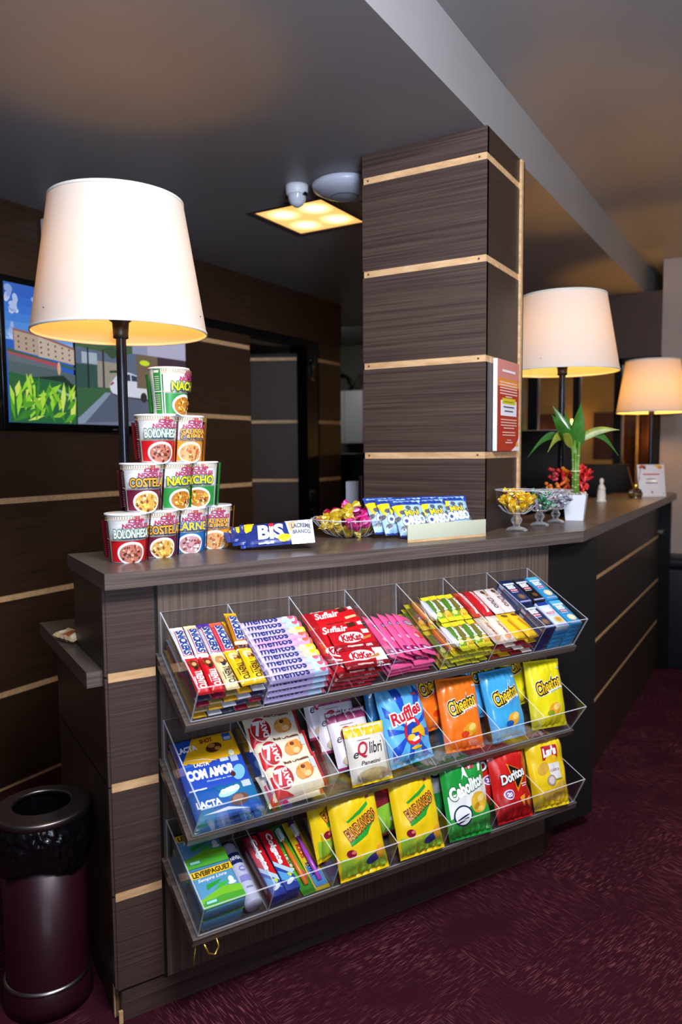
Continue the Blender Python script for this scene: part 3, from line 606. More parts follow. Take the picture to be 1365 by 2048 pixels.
days = [('r', -66, -42, -50, 10, '#d4202a'), ('e', -36, 2, 26, 31, '#f0e6d8', 0), ('e', -36, 2, 24.5, 29, '#a8141e', 0), ('e', -38, 6, 20, 22, '#cc2a34', 0), ('t', '7', -45, 4, 32, '#f8f4f0', {'w': 15, 'b': .06}), ('t', 'DAYS', -27, 2, 13, '#fbf6f2', {'rot': 90, 'w': 42, 'b': .05}), ('t', 'Mini Croissant', 14, 33, 8, '#6a2a18', {'w': 66, 'b': .03}), ('e', 22, 2, 24, 18, '#d87e30', 10), ('e', 8, -4, 10, 13, '#e89a4a', 30), ('e', 20, 6, 9, 15, '#f0ac5e', 15), ('e', 32, 8, 9, 13, '#e0903e', -10), ('e', 26, -6, 10, 7, '#f6c488', 10), ('e', 20, 12, 6, 5, '#7a3a1c'), ('r', 44, 4, 56, 26, '#cfd6da'), ('r', 60, -42, 70, 42, '#c81a22'), ('p', [(-64, -42), (-20, -42), (-44, -28), (-64, -20)], '#d4202a')]
DY = pillow('croissant_pack', 140, 86, 30, '#ecdfc4', days, seed=90, crimp=.06, pu=5, pv=3, cr='#e6d8bc', nx=22, nz=16, wr=.0022)
for i in range(3):
    put(DY, 'croissant_pack', lie(1, comp(1)+.002+.005*i, .178-.060*i, .048-.012*i, -3+3*i, 16), 'cream and red croissant pack with orange pastry picture, %s of three shingled packs' % ['backmost', 'middle one', 'frontmost'][i], 'croissant pack', 'croissant packs in the second middle bin')
put(DY, 'croissant_pack', lie(1, comp(1)+.002, .048, .0005), 'croissant pack hidden under the shingled packs of the second middle bin', 'croissant pack', 'croissant packs in the second middle bin')
def eq(c): return [('r', -56, 44, 56, 70, c), ('t', 'e', -40, 2, 13, '#2a2226', {'sh': .3, 'b': .01}), ('t', 'Q', -20, 12, 36, '#b01c3c', {'w': 28, 'sh': .3, 'b': .02}), ('t', 'libri', 16, 14, 26, '#2c2226', {'w': 40, 'sh': .35, 'b': .01}), ('t', 'Panetini', -4, -18, 9, '#5a4446', {'w': 52, 'sh': .2}), ('r', -30, 34, 6, 35.5, '#8a7a84'), ('e', 0, -48, 44, 16, '#b9a78a')]
EQ = dict(purple=pillow('cracker_bag_purple', 112, 136, 34, '#d8cfd8', eq('#a2406e'), fin='p', seed=95, cr='#8e2c5c', wr=.0035), yellow=pillow('cracker_bag_yellow', 112, 136, 34, '#ddd8cc', eq('#e8c21c'), fin='p', seed=96, cr='#e8c41c', wr=.0035))
for i, (dx, y, z, le, rz, k) in enumerate(((-.020, -.070, .592, 22, 3, 'purple'), (.000, -.102, .562, 26, -2, 'purple'), (.020, -.142, .530, 28, 0, 'purple'), (.040, -.176, .500, 22, -3, 'yellow'))):
    put(EQ[k], 'cracker_bag', up_(comp(2)+dx, y, z, 136, le, rz), '%s topped silver cracker bag, %s' % (k, ['farthest back of the row of four', 'second from the back of the row of four', 'right behind the yellow topped one', 'in front of three purple ones'][i]), 'cracker bag', 'cracker bags in the third middle bin')
def shift(a, dx, dy):
    out = []
    for o in a:
        if o[0] == 'e': out.append(('e', o[1]+dx, o[2]+dy)+tuple(o[3:]))
        elif o[0] == 'r': out.append(('r', o[1]+dx, o[2]+dy, o[3]+dx, o[4]+dy, o[5]))
        elif o[0] == 'p': out.append(('p', [(x+dx, y+dy) for x, y in o[1]], o[2]))
        else: out.append(o)
    return out
rays = []
for k in range(9):
    a0 = math.radians(20+k*40-8); a1 = math.radians(20+k*40+8)
    def cl(a, R): x, y = R*math.cos(a), R*math.sin(a)-20; s_ = min(1, 62/max(abs(x), 1e-6), (88/abs(y)) if y else 9); return (x*s_, y*s_)
    rays.append(('p', [(0, -20), cl(a0, 130), cl(a1, 130)], '#1c4fc0'))
ruf = rays+olt('Ruffles', -2, 26, 28, ['#f6f4f6', '#c8182a'], [.11, .03], w=96, rot=12, sh=.1)+shift([('e', 14, -24, 27, 34, '#d8202c', -12), ('e', 14, -24, 19, 25, '#2444a8', -12), ('p', [(0, 2), (26, 4), (28, -6), (16, -2), (-2, -8)], '#f8f8fa'), ('p', [(-2, -40), (10, -50), (28, -46), (26, -38), (8, -40)], '#f4f4f8'), ('p', [(12, -20), (42, -14), (54, -30), (50, -46), (40, -42), (28, -30), (8, -30)], '#f2b81a'), ('e', 4, -38, 12, 7, '#f0c030', 10), ('e', 14, -64, 16, 4, '#e6b81c'), ('r', 38, 60, 52, 66, '#c83c48')], -9, 4)
RUF = bagp('chip_bag_rays', 130, 190, 44, '#5cb2e8', ruf, seed=101, wr=.003, pu=3)
RUD = bagp('chip_bag_deep_blue', 130, 190, 40, '#1a78b4', [('r', -30, -30, 30, 10, '#12508e'), ('e', 10, 30, 26, 16, '#2a9ad0')], seed=102, wr=.003)
put(RUF, 'chip_bag', up_(comp(3)+.006, -.152, .514, 190, 20, 2, -2), 'light blue chip bag with dark blue rays, red lettering and a big open mouth', 'chip bag', 'chip bags in the middle rack')
put(RUD, 'chip_bag', up_(comp(3)-.010, -.086, .556, 186, 21, 4, 4), 'deep teal blue chip bag behind the light blue chip bag with red lettering', 'chip bag', 'chip bags in the middle rack')
def chee(c, ac, wv): return olt('Cheetos', 0, 24, 32, ['#f4f0dc', '#17110c', '#f6c81c'], [.15, .11, .02], w=88, rot=14, sh=.15) + [('p', [(-4, 2), (46, 14), (46, 20), (-4, 8)], '#eef0ee'), ('t', wv, 22, 10, 5, ac, {'w': 40, 'rot': 13}), ('e', 10, -42, 24, 16, '#e8a42a', 20), ('e', 18, -36, 14, 8, '#f4d070', 20), ('e', -6, -52, 12, 8, ac), ('r', 38, 66, 52, 70, '#b8c8dc')]
CH = {}
for k, (c, ac) in dict(orange=('#f4781c', '#d8401c'), blue=('#3fa6de', '#1c5cb0'), yellow=('#ecdc14', '#8a9a14')).items():
    CH[k] = bagp('puff_bag_'+k, 118, 182, 42, c, chee(c, ac, 'assado'), seed=110+len(CH), wr=.003, pu=3)
put(CH['orange'], 'puff_bag', up_(comp(4)-.034, -.088, .555, 182, 20, 10, 0), 'orange puffed corn bag leaning behind the front orange bag', 'puff bag', 'puffed corn bags')
put(CH['orange'], 'puff_bag', up_(comp(4)+.012, -.157, .512, 182, 19, -4, 2), 'bright orange puffed corn bag standing in front, right of the light blue chip bag', 'puff bag', 'puffed corn bags')
put(CH['blue'], 'puff_bag', up_(comp(5)-.016, -.088, .556, 182, 20, 2, 2), 'sky blue puffed corn bag standing behind the front blue one', 'puff bag', 'puffed corn bags')
put(CH['blue'], 'puff_bag', up_(comp(5)+.006, -.157, .512, 176, 20, 0, 0), 'sky blue puffed corn bag standing in front, left of the yellow one', 'puff bag', 'puffed corn bags')
put(CH['yellow'], 'puff_bag', up_(comp(6)-.030, -.082, .560, 188, 18, 4, -2), 'yellow puffed corn bag mostly hidden behind the front yellow one', 'puff bag', 'puffed corn bags')
put(CH['yellow'], 'puff_bag', up_(comp(6)-.004, -.158, .512, 182, 16, -6, 2), 'lemon yellow puffed corn bag standing in front in the rightmost middle bin', 'puff bag', 'puffed corn bags')
# ------------------------------------------------------------------ bottom rack
pad = [('p', [(-48, -48), (48, -48), (48, -14), (10, -6), (-48, -24)], '#7ac42c'), ('p', [(-48, -34), (0, -26), (48, -30), (48, -48), (-48, -48)], '#4ea832'), ('r', -48, 28, 48, 46, '#f2c81c'), ('t', 'LEVE8PAGUE7', 0, 37, 12, '#3a2a10', {'w': 86, 'b': .04}), ('t', 'Sempre Livre', -4, 20, 10, '#eef6fa', {'w': 66, 'sh': .3}), ('p', [(-26, -6), (4, 4), (14, 12), (0, 10), (-22, 8)], '#2aa034'), ('p', [(-12, -10), (16, -6), (26, 2), (6, 2)], '#3cbc3a'), ('e', 32, 2, 6, 9, '#e8f2f4'), ('e', 32, -6, 9, 4, '#e8f2f4'), ('r', -40, -40, -14, -30, '#2c9a78'), ('r', -38, -38, -16, -32, '#a8e0d0')]
PAD = boxpack('pad_pack', 98, 98, 36, '#5a9cc4', pad, r=8)
for L_ in range(2):
    for j, y in enumerate((.050, .152)):
        put(PAD, 'pad_pack', lie(2, comp(0)-.028, y+.002, .0365*L_+.0005, random.uniform(-1.5, 1.5)), '%s blue and green pad pack with yellow banner, %s layer in the leftmost bottom bin' % (['front', 'back'][j], ['lower', 'upper'][L_]), 'pad pack', 'pad packs in the leftmost bottom bin')
sp = MB(); sp.lathe([(.001, -.082), (.019, -.082), (.020, -.078), (.020, .060), (.018, .064), (.0185, .066), (.0185, .076), (.014, .082), (.001, .083)], pm('#c4c6e0'), 24)
def cyl(R_, z0=0): return lambda x, z, e: V((math.sin(x/R_)*(R_+e), -math.cos(x/R_)*(R_+e), z))
decal(sp, [('r', -14, 18, 14, 48, '#1a2660'), ('t', 'NIVEA', 0, 33, 9, '#f0f2fa', {'w': 24, 'b': .04}), ('e', 4, 2, 8, 8, '#8a86c4'), ('t', '48h', 4, 2, 5, '#eef0fa'), ('r', -10, -32, 14, -16, '#8c8acc'), ('r', -6, -50, 10, -46, '#8a8cae')], cyl(.020), maxe=.004)
put(sp.mesh('spray_can'), 'spray_can', RF[2] @ T(comp(0)+.049, .094, .0205) @ RX(-90), 'pale lilac deodorant can with navy label, lying right of the pad packs', 'deodorant')
colg = [('p', [(-17, 84), (17, 84), (17, -34), (-17, -2)], '#cf1822'), ('p', [(-17, -2), (17, -34), (17, -50), (-17, -16)], '#b8d4ee'), ('t', 'Colgate', 1, 30, 17, '#fbfbfd', {'rot': -90, 'w': 88, 'b': .05}), ('e', 6, -48, 6, 6, '#c8dc3c'), ('p', [(-16, -30), (2, -44), (16, -70), (-16, -56)], '#5aa0d8'), ('e', 2, -64, 12, 5, '#e8f0fa', 30)]
CG = boxpack('toothpaste_box', 35, 170, 32, '#1f3f9c', colg, side_art=[('r', -14, -80, 14, 84, '#b81824'), ('r', -6, -60, 6, 60, '#dfe4f0')])
put(CG, 'toothpaste_box', lie(2, comp(1)-.056, .092, .0005, 1), 'red and blue toothpaste box, left one beside the deodorant can', 'toothpaste', 'toothpaste boxes')
put(CG, 'toothpaste_box', lie(2, comp(1)-.017, .096, .0005, -1), 'red and blue toothpaste box, right one beside the green toothbrush pack', 'toothpaste', 'toothpaste boxes')
def brush(name, w, h, base, art, bc, M, label):
    e_ = empty('toothbrush_pack', MF @ M, label, 'toothbrush')
    b_ = MB(); b_.bbox(-w/2, w/2, -.004, 0, -h/2, h/2, pm(base), .002); decal(b_, art, lambda x, z, e: V((x, -.004-e, z)), maxe=0, eps=.0003); b_.build('backing_card', e_)
    t_ = MB(); t_.tube([(0, -.010, -h/2+.02), (0, -.011, 0), (.001, -.010, .03), (0, -.010, h/2-.05)], [.0055, .0065, .004, .003], pm(bc), 8); t_.bbox(-.006, .006, -.013, -.008, h/2-.052, h/2-.018, pm('#f2f4f6'), .002)
    tb_ = t_.build('toothbrush', e_); t_ = MB(); t_.bbox(-.005, .005, -.020, -.013, h/2-.050, h/2-.020, pm('#e8f4fa'), .001); t_.build('bristles', tb_)
    c_ = MB(); c_.bbox(-w/2+.003, w/2-.003, -.022, -.004, -h/2+.006, h/2-.006, M_AC, .004); c_.build('blister', e_)
brush('g', .034, .196, '#5cbf2a', [('r', -16, -96, 16, -60, '#3a9a2a'), ('t', 'ULTRA', -9, -10, 9, '#f2f6f0', {'rot': -90, 'w': 46, 'b': .04}), ('p', [(-16, 96), (-16, 40), (0, 30), (16, 60), (16, 96)], '#1f8a3a'), ('e', 6, -50, 8, 16, '#d83a5a')], '#f0801e', lie(2, comp(1)+.024, .104, .004, 2, 3), 'green toothbrush pack with an orange and white brush, between toothpaste and the yellow purple pack')
brush('y', .038, .196, '#f0cc1c', [('p', [(-4, 96), (14, 96), (8, 20), (14, -40), (2, -60), (-2, 20)], '#7a1c9a'), ('p', [(-16, -30), (16, -50), (16, -90), (-16, -90)], '#4a9ad8'), ('e', -8, 70, 8, 12, '#f6dc3a'), ('t', 'KIDS', -8, 10, 10, '#c81e3a', {'rot': -90, 'w': 38, 'b': .05}), ('t', 'EXTRA', -7, -42, 9, '#1c2c7a', {'rot': -90, 'w': 36, 'b': .05})], '#b04ac8', lie(2, comp(1)+.063, .104, .004, 0, 3), 'yellow and purple toothbrush pack with a blue lower part, right of the green one')
fan = [('p', [(-62, -50), (-20, -58), (10, -52), (40, -62), (62, -58), (62, -94), (-62, -94)], '#9cc83a'), ('p', [(-36, -16), (10, 6), (42, 34), (46, 20), (16, -10), (-34, -26)], '#1f9a2e'), ('p', [(-34, 30), (4, 48), (32, 62), (34, 54), (8, 40), (-30, 26)], '#2fa436')]+olt('FANDANGOS', 4, 14, 24, ['#7a2c10', '#f2b034'], [.10, .0], w=92, rot=22)+[('e', -36, -42, 12, 9, '#8a1430', -20), ('e', -30, -40, 6, 4, '#e87a6a'), ('e', 20, -66, 20, 10, '#2c3a8a', 15), ('e', 44, -56, 14, 16, '#f0a82c'), ('e', -20, -66, 16, 9, '#b8d83a', 20), ('r', 30, 68, 44, 74, '#b04a68')]
FD = bagp('corn_bag', 128, 196, 42, '#f2cd10', fan, seed=130, wr=.0034, pu=3)
FR = bagp('corn_bag_red', 118, 180, 38, '#7e1c2c', [('e', 0, 50, 24, 14, '#c89a3a'), ('p', [(-56, -20), (56, 0), (56, -88), (-56, -88)], '#8cc43a'), ('e', 14, -10, 22, 12, '#1c4aa0', 20), ('e', -10, 24, 20, 12, '#c8202c'), ('e', 10, -48, 24, 10, '#e8ecd8', 12)], seed=131, wr=.0034)
put(FD, 'corn_snack_bag', up_(comp(2)-.045, -.110, .330, 176, 16, 22, 2), 'yellow corn snack bag in shadow, peeking out left behind the front yellow one', 'corn snack bag', 'yellow corn snack bags')
put(FD, 'corn_snack_bag', up_(comp(2)+.008, -.182, .288, 196, 20, -3, -2), 'yellow corn snack bag with brown zigzag lettering, nearer the toothbrushes', 'corn snack bag', 'yellow corn snack bags')
put(FR, 'corn_snack_bag', up_(comp(3)-.036, -.115, .330, 180, 14, 6, 0), 'dark red and green corn snack bag tucked between the two yellow ones', 'corn snack bag')
put(FD, 'corn_snack_bag', up_(comp(3)+.016, -.182, .289, 196, 20, -2, 0), 'yellow corn snack bag with brown zigzag lettering, beside the green white bag', 'corn snack bag', 'yellow corn snack bags')
ceb = [('p', [(-64, 8), (64, 36), (64, -94), (-64, -94)], '#e8ece8'), ('p', [(-64, -48), (20, -10), (64, -20), (64, -94), (-64, -94)], '#2c9a3c'), ('e', 28, -18, 30, 26, '#e8b838', 10), ('e', 38, -8, 14, 8, '#f6d87a', 20), ('e', 18, -26, 12, 7, '#c8901e', 20), ('e', 30, -34, 12, 6, '#f6d06a')]+olt('Cebolitos', -4, 26, 30, ['#0c6a28', '#f8faf8'], [.10, .05], w=112, rot=16, sh=.15)+[('p', [(-18, 44), (-6, 80), (2, 46), (-10, 56)], '#f4f8f4'), ('r', 4, 68, 30, 82, '#b8404c'), ('p', [(40, 58), (48, 80), (56, 80), (50, 58)], '#eef4ee'), ('e', -30, -42, 27, 26, '#1c2450'), ('e', -30, -42, 23, 22, '#f4f6fa'), ('e', -30, -54, 18, 3, '#1c2450', 20), ('e', -30, -46, 19, 2.4, '#1c2450', 20)]
CB = bagp('onion_bag', 134, 196, 42, '#18963a', ceb, seed=140, wr=.003, pu=3)
put(CB, 'onion_snack_bag', up_(comp(4)+.012, -.182, .289, 196, 19, -2, 2), 'green and white onion snack bag with white slanted lettering', 'onion snack bag')
GB = bagp('grey_bag', 112, 170, 36, '#8f9298', [('e', -10, 40, 26, 22, '#15161c'), ('e', -10, 40, 18, 15, '#d8d4cc'), ('e', -10, 40, 11, 9, '#6a4020'), ('p', [(-50, -20), (50, -20), (50, -80), (-50, -80)], '#1c7a3a')], seed=141, wr=.0034)
put(GB, 'onion_snack_bag', up_(comp(4)-.046, -.115, .330, 170, 12, 4, 2), 'grey and green snack bag with a dark round badge, behind the green white bag', 'snack bag')
dor = [('p', [(-60, -20), (0, -44), (60, -10), (60, -94), (-60, -94)], '#b41418'), ('p', [(-22, 54), (46, 22), (8, -26)], '#e8901c'), ('p', [(-14, 49), (39, 23), (9, -16)], '#1a0c0c')]+olt('Doritos', -2, 20, 24, ['#2a0e0e', '#f8f8fa'], [.10, .04], w=86, rot=10)+[('e', -26, -26, 15, 13, '#e8e0ea'), ('e', -26, -26, 12, 10, '#7a2a8a'), ('t', '20', -26, -26, 10, '#fafafa', {'b': .04}), ('p', [(8, -40), (30, -34), (22, -64)], '#f09a24'), ('p', [(30, -48), (52, -42), (44, -72)], '#e88a1c'), ('r', 22, -8, 46, -5, '#f4e8e8'), ('r', 24, -14, 44, -11, '#f4e8e8')]
DR = bagp('tortilla_bag', 124, 192, 42, '#d01a18', dor, seed=150, wr=.003, pu=3)
put(DR, 'tortilla_bag', up_(comp(5)-.022, -.120, .325, 186, 15, 8, -2), 'red tortilla chip bag standing behind the front red one', 'tortilla bag', 'red tortilla chip bags')
put(DR, 'tortilla_bag', up_(comp(5)+.008, -.180, .290, 192, 18, 0, 2), 'red tortilla chip bag with black triangle and white lettering, in front', 'tortilla bag', 'red tortilla chip bags')
lay = [('r', -26, 30, 32, 68, '#b8202c'), ('t', "Lay's", 2, 49, 28, '#fafafa', {'w': 46, 'b': .07, 'rot': 6, 'sh': .1}), ('e', 6, 28, 24, 14, '#f6c81c'), ('r', -10, -22, 34, 20, '#ece6e4'), ('t', 'CLÁSSICA', 12, 2, 8, '#8a3c44', {'w': 38, 'b': .02}), ('r', -10, -26, 34, -23, '#7a8a2c'), ('e', -28, 10, 20, 14, '#d8a83a', 40), ('e', -8, -24, 15, 15, '#a89484'), ('e', -8, -24, 10, 10, '#d8ccc4'), ('e', 22, -46, 22, 16, '#dcb048', 20), ('e', -20, -62, 22, 14, '#e0b452', -10), ('e', 10, -70, 20, 12, '#c89a38')]
LY = bagp('potato_bag', 124, 196, 44, '#f0cc18', lay, seed=160, wr=.0034, pu=3)
YB = bagp('plain_yellow_bag', 110, 186, 38, '#e6cf14', [('e', 0, -40, 30, 20, '#d8b82c'), ('p', [(-54, 20), (54, 60), (54, 56), (-54, 16)], '#6a6a14')], seed=161, wr=.003)
put(YB, 'potato_chip_bag', up_(comp(6)-.062, -.110, .335, 186, 12, 8, 2), 'yellow chip bag half hidden between the red tortilla bags and the potato chip bag', 'potato chip bag', 'yellow potato chip bags')
put(LY, 'potato_chip_bag', up_(comp(6)-.016, -.182, .290, 196, 18, -4, 2), 'golden yellow potato chip bag with red flag label and pale panel', 'potato chip bag', 'yellow potato chip bags')
# ------------------------------------------------------------------ things on the countertop
def col(px, dep, z=TOP):            # point at image column px, distance dep, height z
    P_ = CAM + (_f+_r*((px-682.5)/F_PX))*dep; return V((P_.x, P_.y, z))
# noodle cups
CUPR0, CUPR1, CUPH = .0385, .0480, .1135
def cup_surf(x, z, e):
    v = (z+CUPH/2)/CUPH; R_ = CUPR0+(CUPR1-CUPR0)*v; a = x/.0435
    return V((math.sin(a)*(R_+e), -math.cos(a)*(R_+e), z+CUPH/2))
def cup_art(c, dk, name, nc, oc, bowl, bits, two=None):
    a = [('r', -66, -57, -46, 55, dk), ('r', -64, 44, -50, 50, '#f0d8d0')]
    for k in range(7): a.append(('r', -62, 34-k*5, -50, 35.6-k*5, '#e6c8c0'))
    a += [('r', -66, -2, -46, 0, '#f4f2ee')]
    for k in range(8): a.append(('r', -63, -10-k*5, -49, -9-k*5+.6, '#dcb8b4'))
    a += [('r', -42, -54, -39.5, 40, oc), ('r', -44, -3, 64, -1.2, '#c9b48a'), ('r', -36, -54, 62, -5, c), ('e', 14, -34, 34, 27, '#f6f2ee'), ('e', 14, -35, 29, 22, bowl)]
    rnd = random.Random(sum(ord(q) for q in name))
    for k in range(34):
        t_ = rnd.uniform(0, 6.28); q = rnd.uniform(0, 1)**.5; a.append(('e', 14+26*q*math.cos(t_), -35+19*q*math.sin(t_), rnd.uniform(2, 4.5), rnd.uniform(1.5, 3.4), rnd.choice(bits), rnd.uniform(0, 180)))
    for k in range(22): a.append(('r', -42+k*4.6, 46, -40+k*4.6, 52, '#a8935c'))
    a += [('r', -42, 43.4, 60, 44.6, '#c8b27a')]
    a += [('t', 'CUP', 22, 41, 9, '#b02a5c', {'w': 30, 'b': .05}), ('t', 'NOODLES', 22, 30, 9.5, '#b02a5c', {'w': 52, 'b': .05})]
    if two: a += olt(two[0], 18, 18, 13, ['#5a2c10', nc], [.10, .03], w=54)+olt(two[1], 18, 5, 12, ['#5a2c10', nc], [.10, .03], w=54)
    else: a += olt(name, 14, 12, 20, [oc, nc], [.10, .03], w=70)
    a += [('r', -6, 0, 44, 2.4, '#2a3a5c')]
    a += [('r', 66, -57, 86, 55, dk), ('r', 90, -57, 130, -5, c), ('r', -130, -57, -96, 30, c), ('r', -92, -50, -70, 40, dk)]
    return a
CU = {}
FL = dict(bolonhesa=('#c2141c', '#8e1c2c', 'BOLONHESA', '#f2f4f0', '#1f6a4a', '#b8705c', ['#7a3a2a', '#e0a890', '#c87a64', '#5a2418']),
          costela=('#6a1a34', '#5c1c30', 'COSTELA', '#e8a83a', '#2c2620', '#d8a850', ['#f0cc5a', '#b87a2c', '#e8dca0', '#8a4a1c']),
          carne=('#2470b8', '#2470b8', 'CARNE', '#f0cc2c', '#1c5ca8', '#c89a9a', ['#a85a5a', '#ecd8d0', '#8a3a44', '#f0e4d8']),
          nacho=('#2c8a3c', '#2c8a3c', 'NACHO', '#f4d020', '#1f6a34', '#b8762c', ['#e8b03a', '#7a3416', '#d89a2c', '#f4e09a']),
          galinha=('#e8982a', '#d8882a', 'GALINHA', '#f4b04a', '#7a4a1c', '#d8a468', ['#c85a34', '#f0d09a', '#9a6a2c', '#e89a5a']))
def make_cup(k):
    c, dk, nm, nc, oc, bw, bits = FL[k]
    mb = MB(); W_ = pm('#f1efee'); mb.lathe([(.001, 0), (CUPR0-.002, 0), (CUPR0, .002), (CUPR1, CUPH), ], W_, 40)
    mb.lathe([(CUPR1-.0005, CUPH-.004), (CUPR1+.0025, CUPH-.003), (CUPR1+.0025, CUPH+.0005), (CUPR1, CUPH+.0015), (.001, CUPH+.0012)], W_, 40)
    decal(mb, cup_art(c, dk, nm, nc, oc, bw, bits, ('GALINHA', 'CAIPIRA') if k == 'galinha' else None), cup_surf, maxe=.0045, eps=.0003, step=.00011)
    # pull tab folded down at the front of the lid
    R_ = CUPR1+.003; vs = []; n = 10
    for i in range(n+1):
        a = .35+.42*(i/n); dz = .017*math.sin(PI*i/n)**.7
        vs += [(math.sin(a)*R_, -math.cos(a)*R_, CUPH+.001), (math.sin(a)*(R_+.001), -math.cos(a)*(R_+.001), CUPH-.003-dz)]
    mb.add(vs, [(2*i, 2*i+1, 2*i+3, 2*i+2) for i in range(n)], pm('#d8d6da'), True)
    vs = [(x*1.012 if 0 else x+math.sin(.55)*.0008, y-math.cos(.55)*.0008, z) for x, y, z in vs]
    vs2 = []
    for i in range(n+1):
        a = .40+.32*(i/n); dz = .011*math.sin(PI*i/n)**.7
        vs2 += [(math.sin(a)*(R_+.0016), -math.cos(a)*(R_+.0016), CUPH-.004), (math.sin(a)*(R_+.002), -math.cos(a)*(R_+.002), CUPH-.005-dz)]
    mb.add(vs2, [(2*i, 2*i+1, 2*i+3, 2*i+2) for i in range(n)], pm('#c03a5c'), True)
    return mb.mesh('noodle_cup_'+k)
def cup(k, x, y, lvl, rz, label):
    if k not in CU: CU[k] = make_cup(k)
    put(CU[k], 'noodle_cup', T(x, y, TOP+lvl*(CUPH+.0018)) @ RZ(rz), label, 'instant noodle cup', 'noodle cups stacked in a pyramid')
c0 = V((.084, .122)); dc = V((.903, .430))*.0985
face = -31-62.24                    # turn from the counter frame to face the lens
def cp(i, off=0): q = c0+dc*(i+off); return q.x, q.y
TC = ['red and green lettered noodle cup', 'wine coloured noodle cup with gold lettering', 'blue noodle cup', 'orange noodle cup', 'green and yellow lettered noodle cup']
for i, (k, rz, l_) in enumerate((('bolonhesa', 12, TC[0]+', left end of the bottom row'), ('costela', 12, TC[1]+', second in the bottom row'), ('carne', 6, TC[2]+', third in the bottom row'), ('galinha', -4, TC[3]+', right end of the bottom row'))):
    x, y = cp(i); cup(k, x, y, 0, 31-PHI*180/PI+rz+0, l_)
for i, (k, rz, l_) in enumerate((('costela', 14, TC[1]+', left end of the second row'), ('nacho', 30, TC[4]+', middle of the second row'), ('nacho', -14, TC[4]+', right end of the second row'))):
    x, y = cp(i+.5); cup(k, x, y, 1, 31-PHI*180/PI+rz, l_)
for i, (k, rz, l_) in enumerate((('bolonhesa', 14, TC[0]+', left of the two in the third row'), ('galinha', 14, TC[3]+', right of the two in the third row'))):
    x, y = cp(i+1); cup(k, x, y, 2, 31-PHI*180/PI+rz, l_)
x, y = cp(1.5); cup('nacho', x, y, 3, 31-PHI*180/PI+48, TC[4]+', alone at the top of the pyramid')
# table lamps
M_SHADE = mat('lampshade_fabric', '#cfc8be', .9); _N, _L = nodes(M_SHADE)
def shade_mat():
    N, L = nodes(M_SHADE); out = N['Material Output']; b = N['Principled BSDF']; tr = N.new('ShaderNodeBsdfTranslucent'); tr.inputs[0].default_value = (.90, .74, .52, 1)
    mx = N.new('ShaderNodeMixShader'); mx.inputs[0].default_value = .10; L.new(b.outputs[0], mx.inputs[1]); L.new(tr.outputs[0], mx.inputs[2]); L.new(mx.outputs[0], out.inputs[0])
shade_mat()
def lamp(P, sc, label, turn=0, zz=None, bk=1.0):
    bulb = mat('warm_bulb_%d' % int(bk*10), '#fff2d0', .4, emit='#ffb650', es=BULB_ES*bk)
    e_ = empty('table_lamp', T(P.x, P.y, TOP) @ RZ(turn), label, 'table lamp', 'table lamps on the counter')
    zb, zt = zz or (.548, .866); rb, rt = .211*sc, .160*sc
    b = MB(); b.lathe([(.001, 0), (.055, 0), (.058, .003), (.056, .010), (.02, .014), (.013, .02), (.013, .03), (.001, .03)], M_BLK, 32); b.build('base', e_)
    b = MB(); b.lathe([(.0125*sc, .012), (.0125*sc, zb-.004)], mat('gunmetal', '#24252c', .28, .6), 20); b.build('pole', e_)
    b = MB(); b.lathe([(.0145*sc, zb-.012), (.0185*sc, zb-.010), (.0185*sc, zb), (.0205*sc, zb+.028), (.027*sc, zb+.032), (.027*sc, zb+.036), (.018*sc, zb+.037), (.017*sc, zb+.07), (.001, zb+.07)], mat('dark_socket', '#2a2522', .4), 24)
    so_ = b.build('socket', e_); b = MB()
    for k in range(3):
        a = 2*PI*k/3+.4; b.tube([(.02*math.cos(a), .02*math.sin(a), zb+.036), ((rb-.004)*math.cos(a), (rb-.004)*math.sin(a), zb+.036)], .0015, M_CHR, 6)
    b.build('shade_frame', so_)
    b = MB(); b.ball((0, 0, zb+.125*sc), .034*sc, bulb, (1, 1, 1.15), 3); b.build('bulb', so_)
    n = 64; b = MB(); k_ = .0014
    prof = [(rb, zb), (rb+(rt-rb)*.5, zb+(zt-zb)*.5), (rt, zt)]
    b.lathe(prof, M_SHADE, n); sh_ = b.build('lamp_shade', e_)
    tm = mat('shade_trim', '#d8d2c6', .8)
    b = MB(); b.lathe([(rb-k_, zb-.001), (rb+k_, zb-.001), (rb+k_*.6, zb+.006), (rb-k_, zb+.006)], tm, n, closed=True); b.build('rim_binding', sh_)
    b = MB(); b.lathe([(rt-k_, zt+.001), (rt+k_, zt+.001), (rt+k_*1.3, zt-.006), (rt-k_, zt-.006)], tm, n, closed=True); b.build('rim_binding', sh_)
lamp(col(253, 1.90), 1.0, 'nearest table lamp with white drum shade, standing behind the noodle cup pyramid')
lamp(col(1121, 2.95), 1.0, 'table lamp with white shade just right of the pillar, behind the lucky bamboo', zz=(.550, .838), bk=1.4)
lamp(col(1299, 4.2), .88, 'farthest table lamp with glowing yellow shade, behind the small standing card', zz=(.451, .735), bk=3.5)
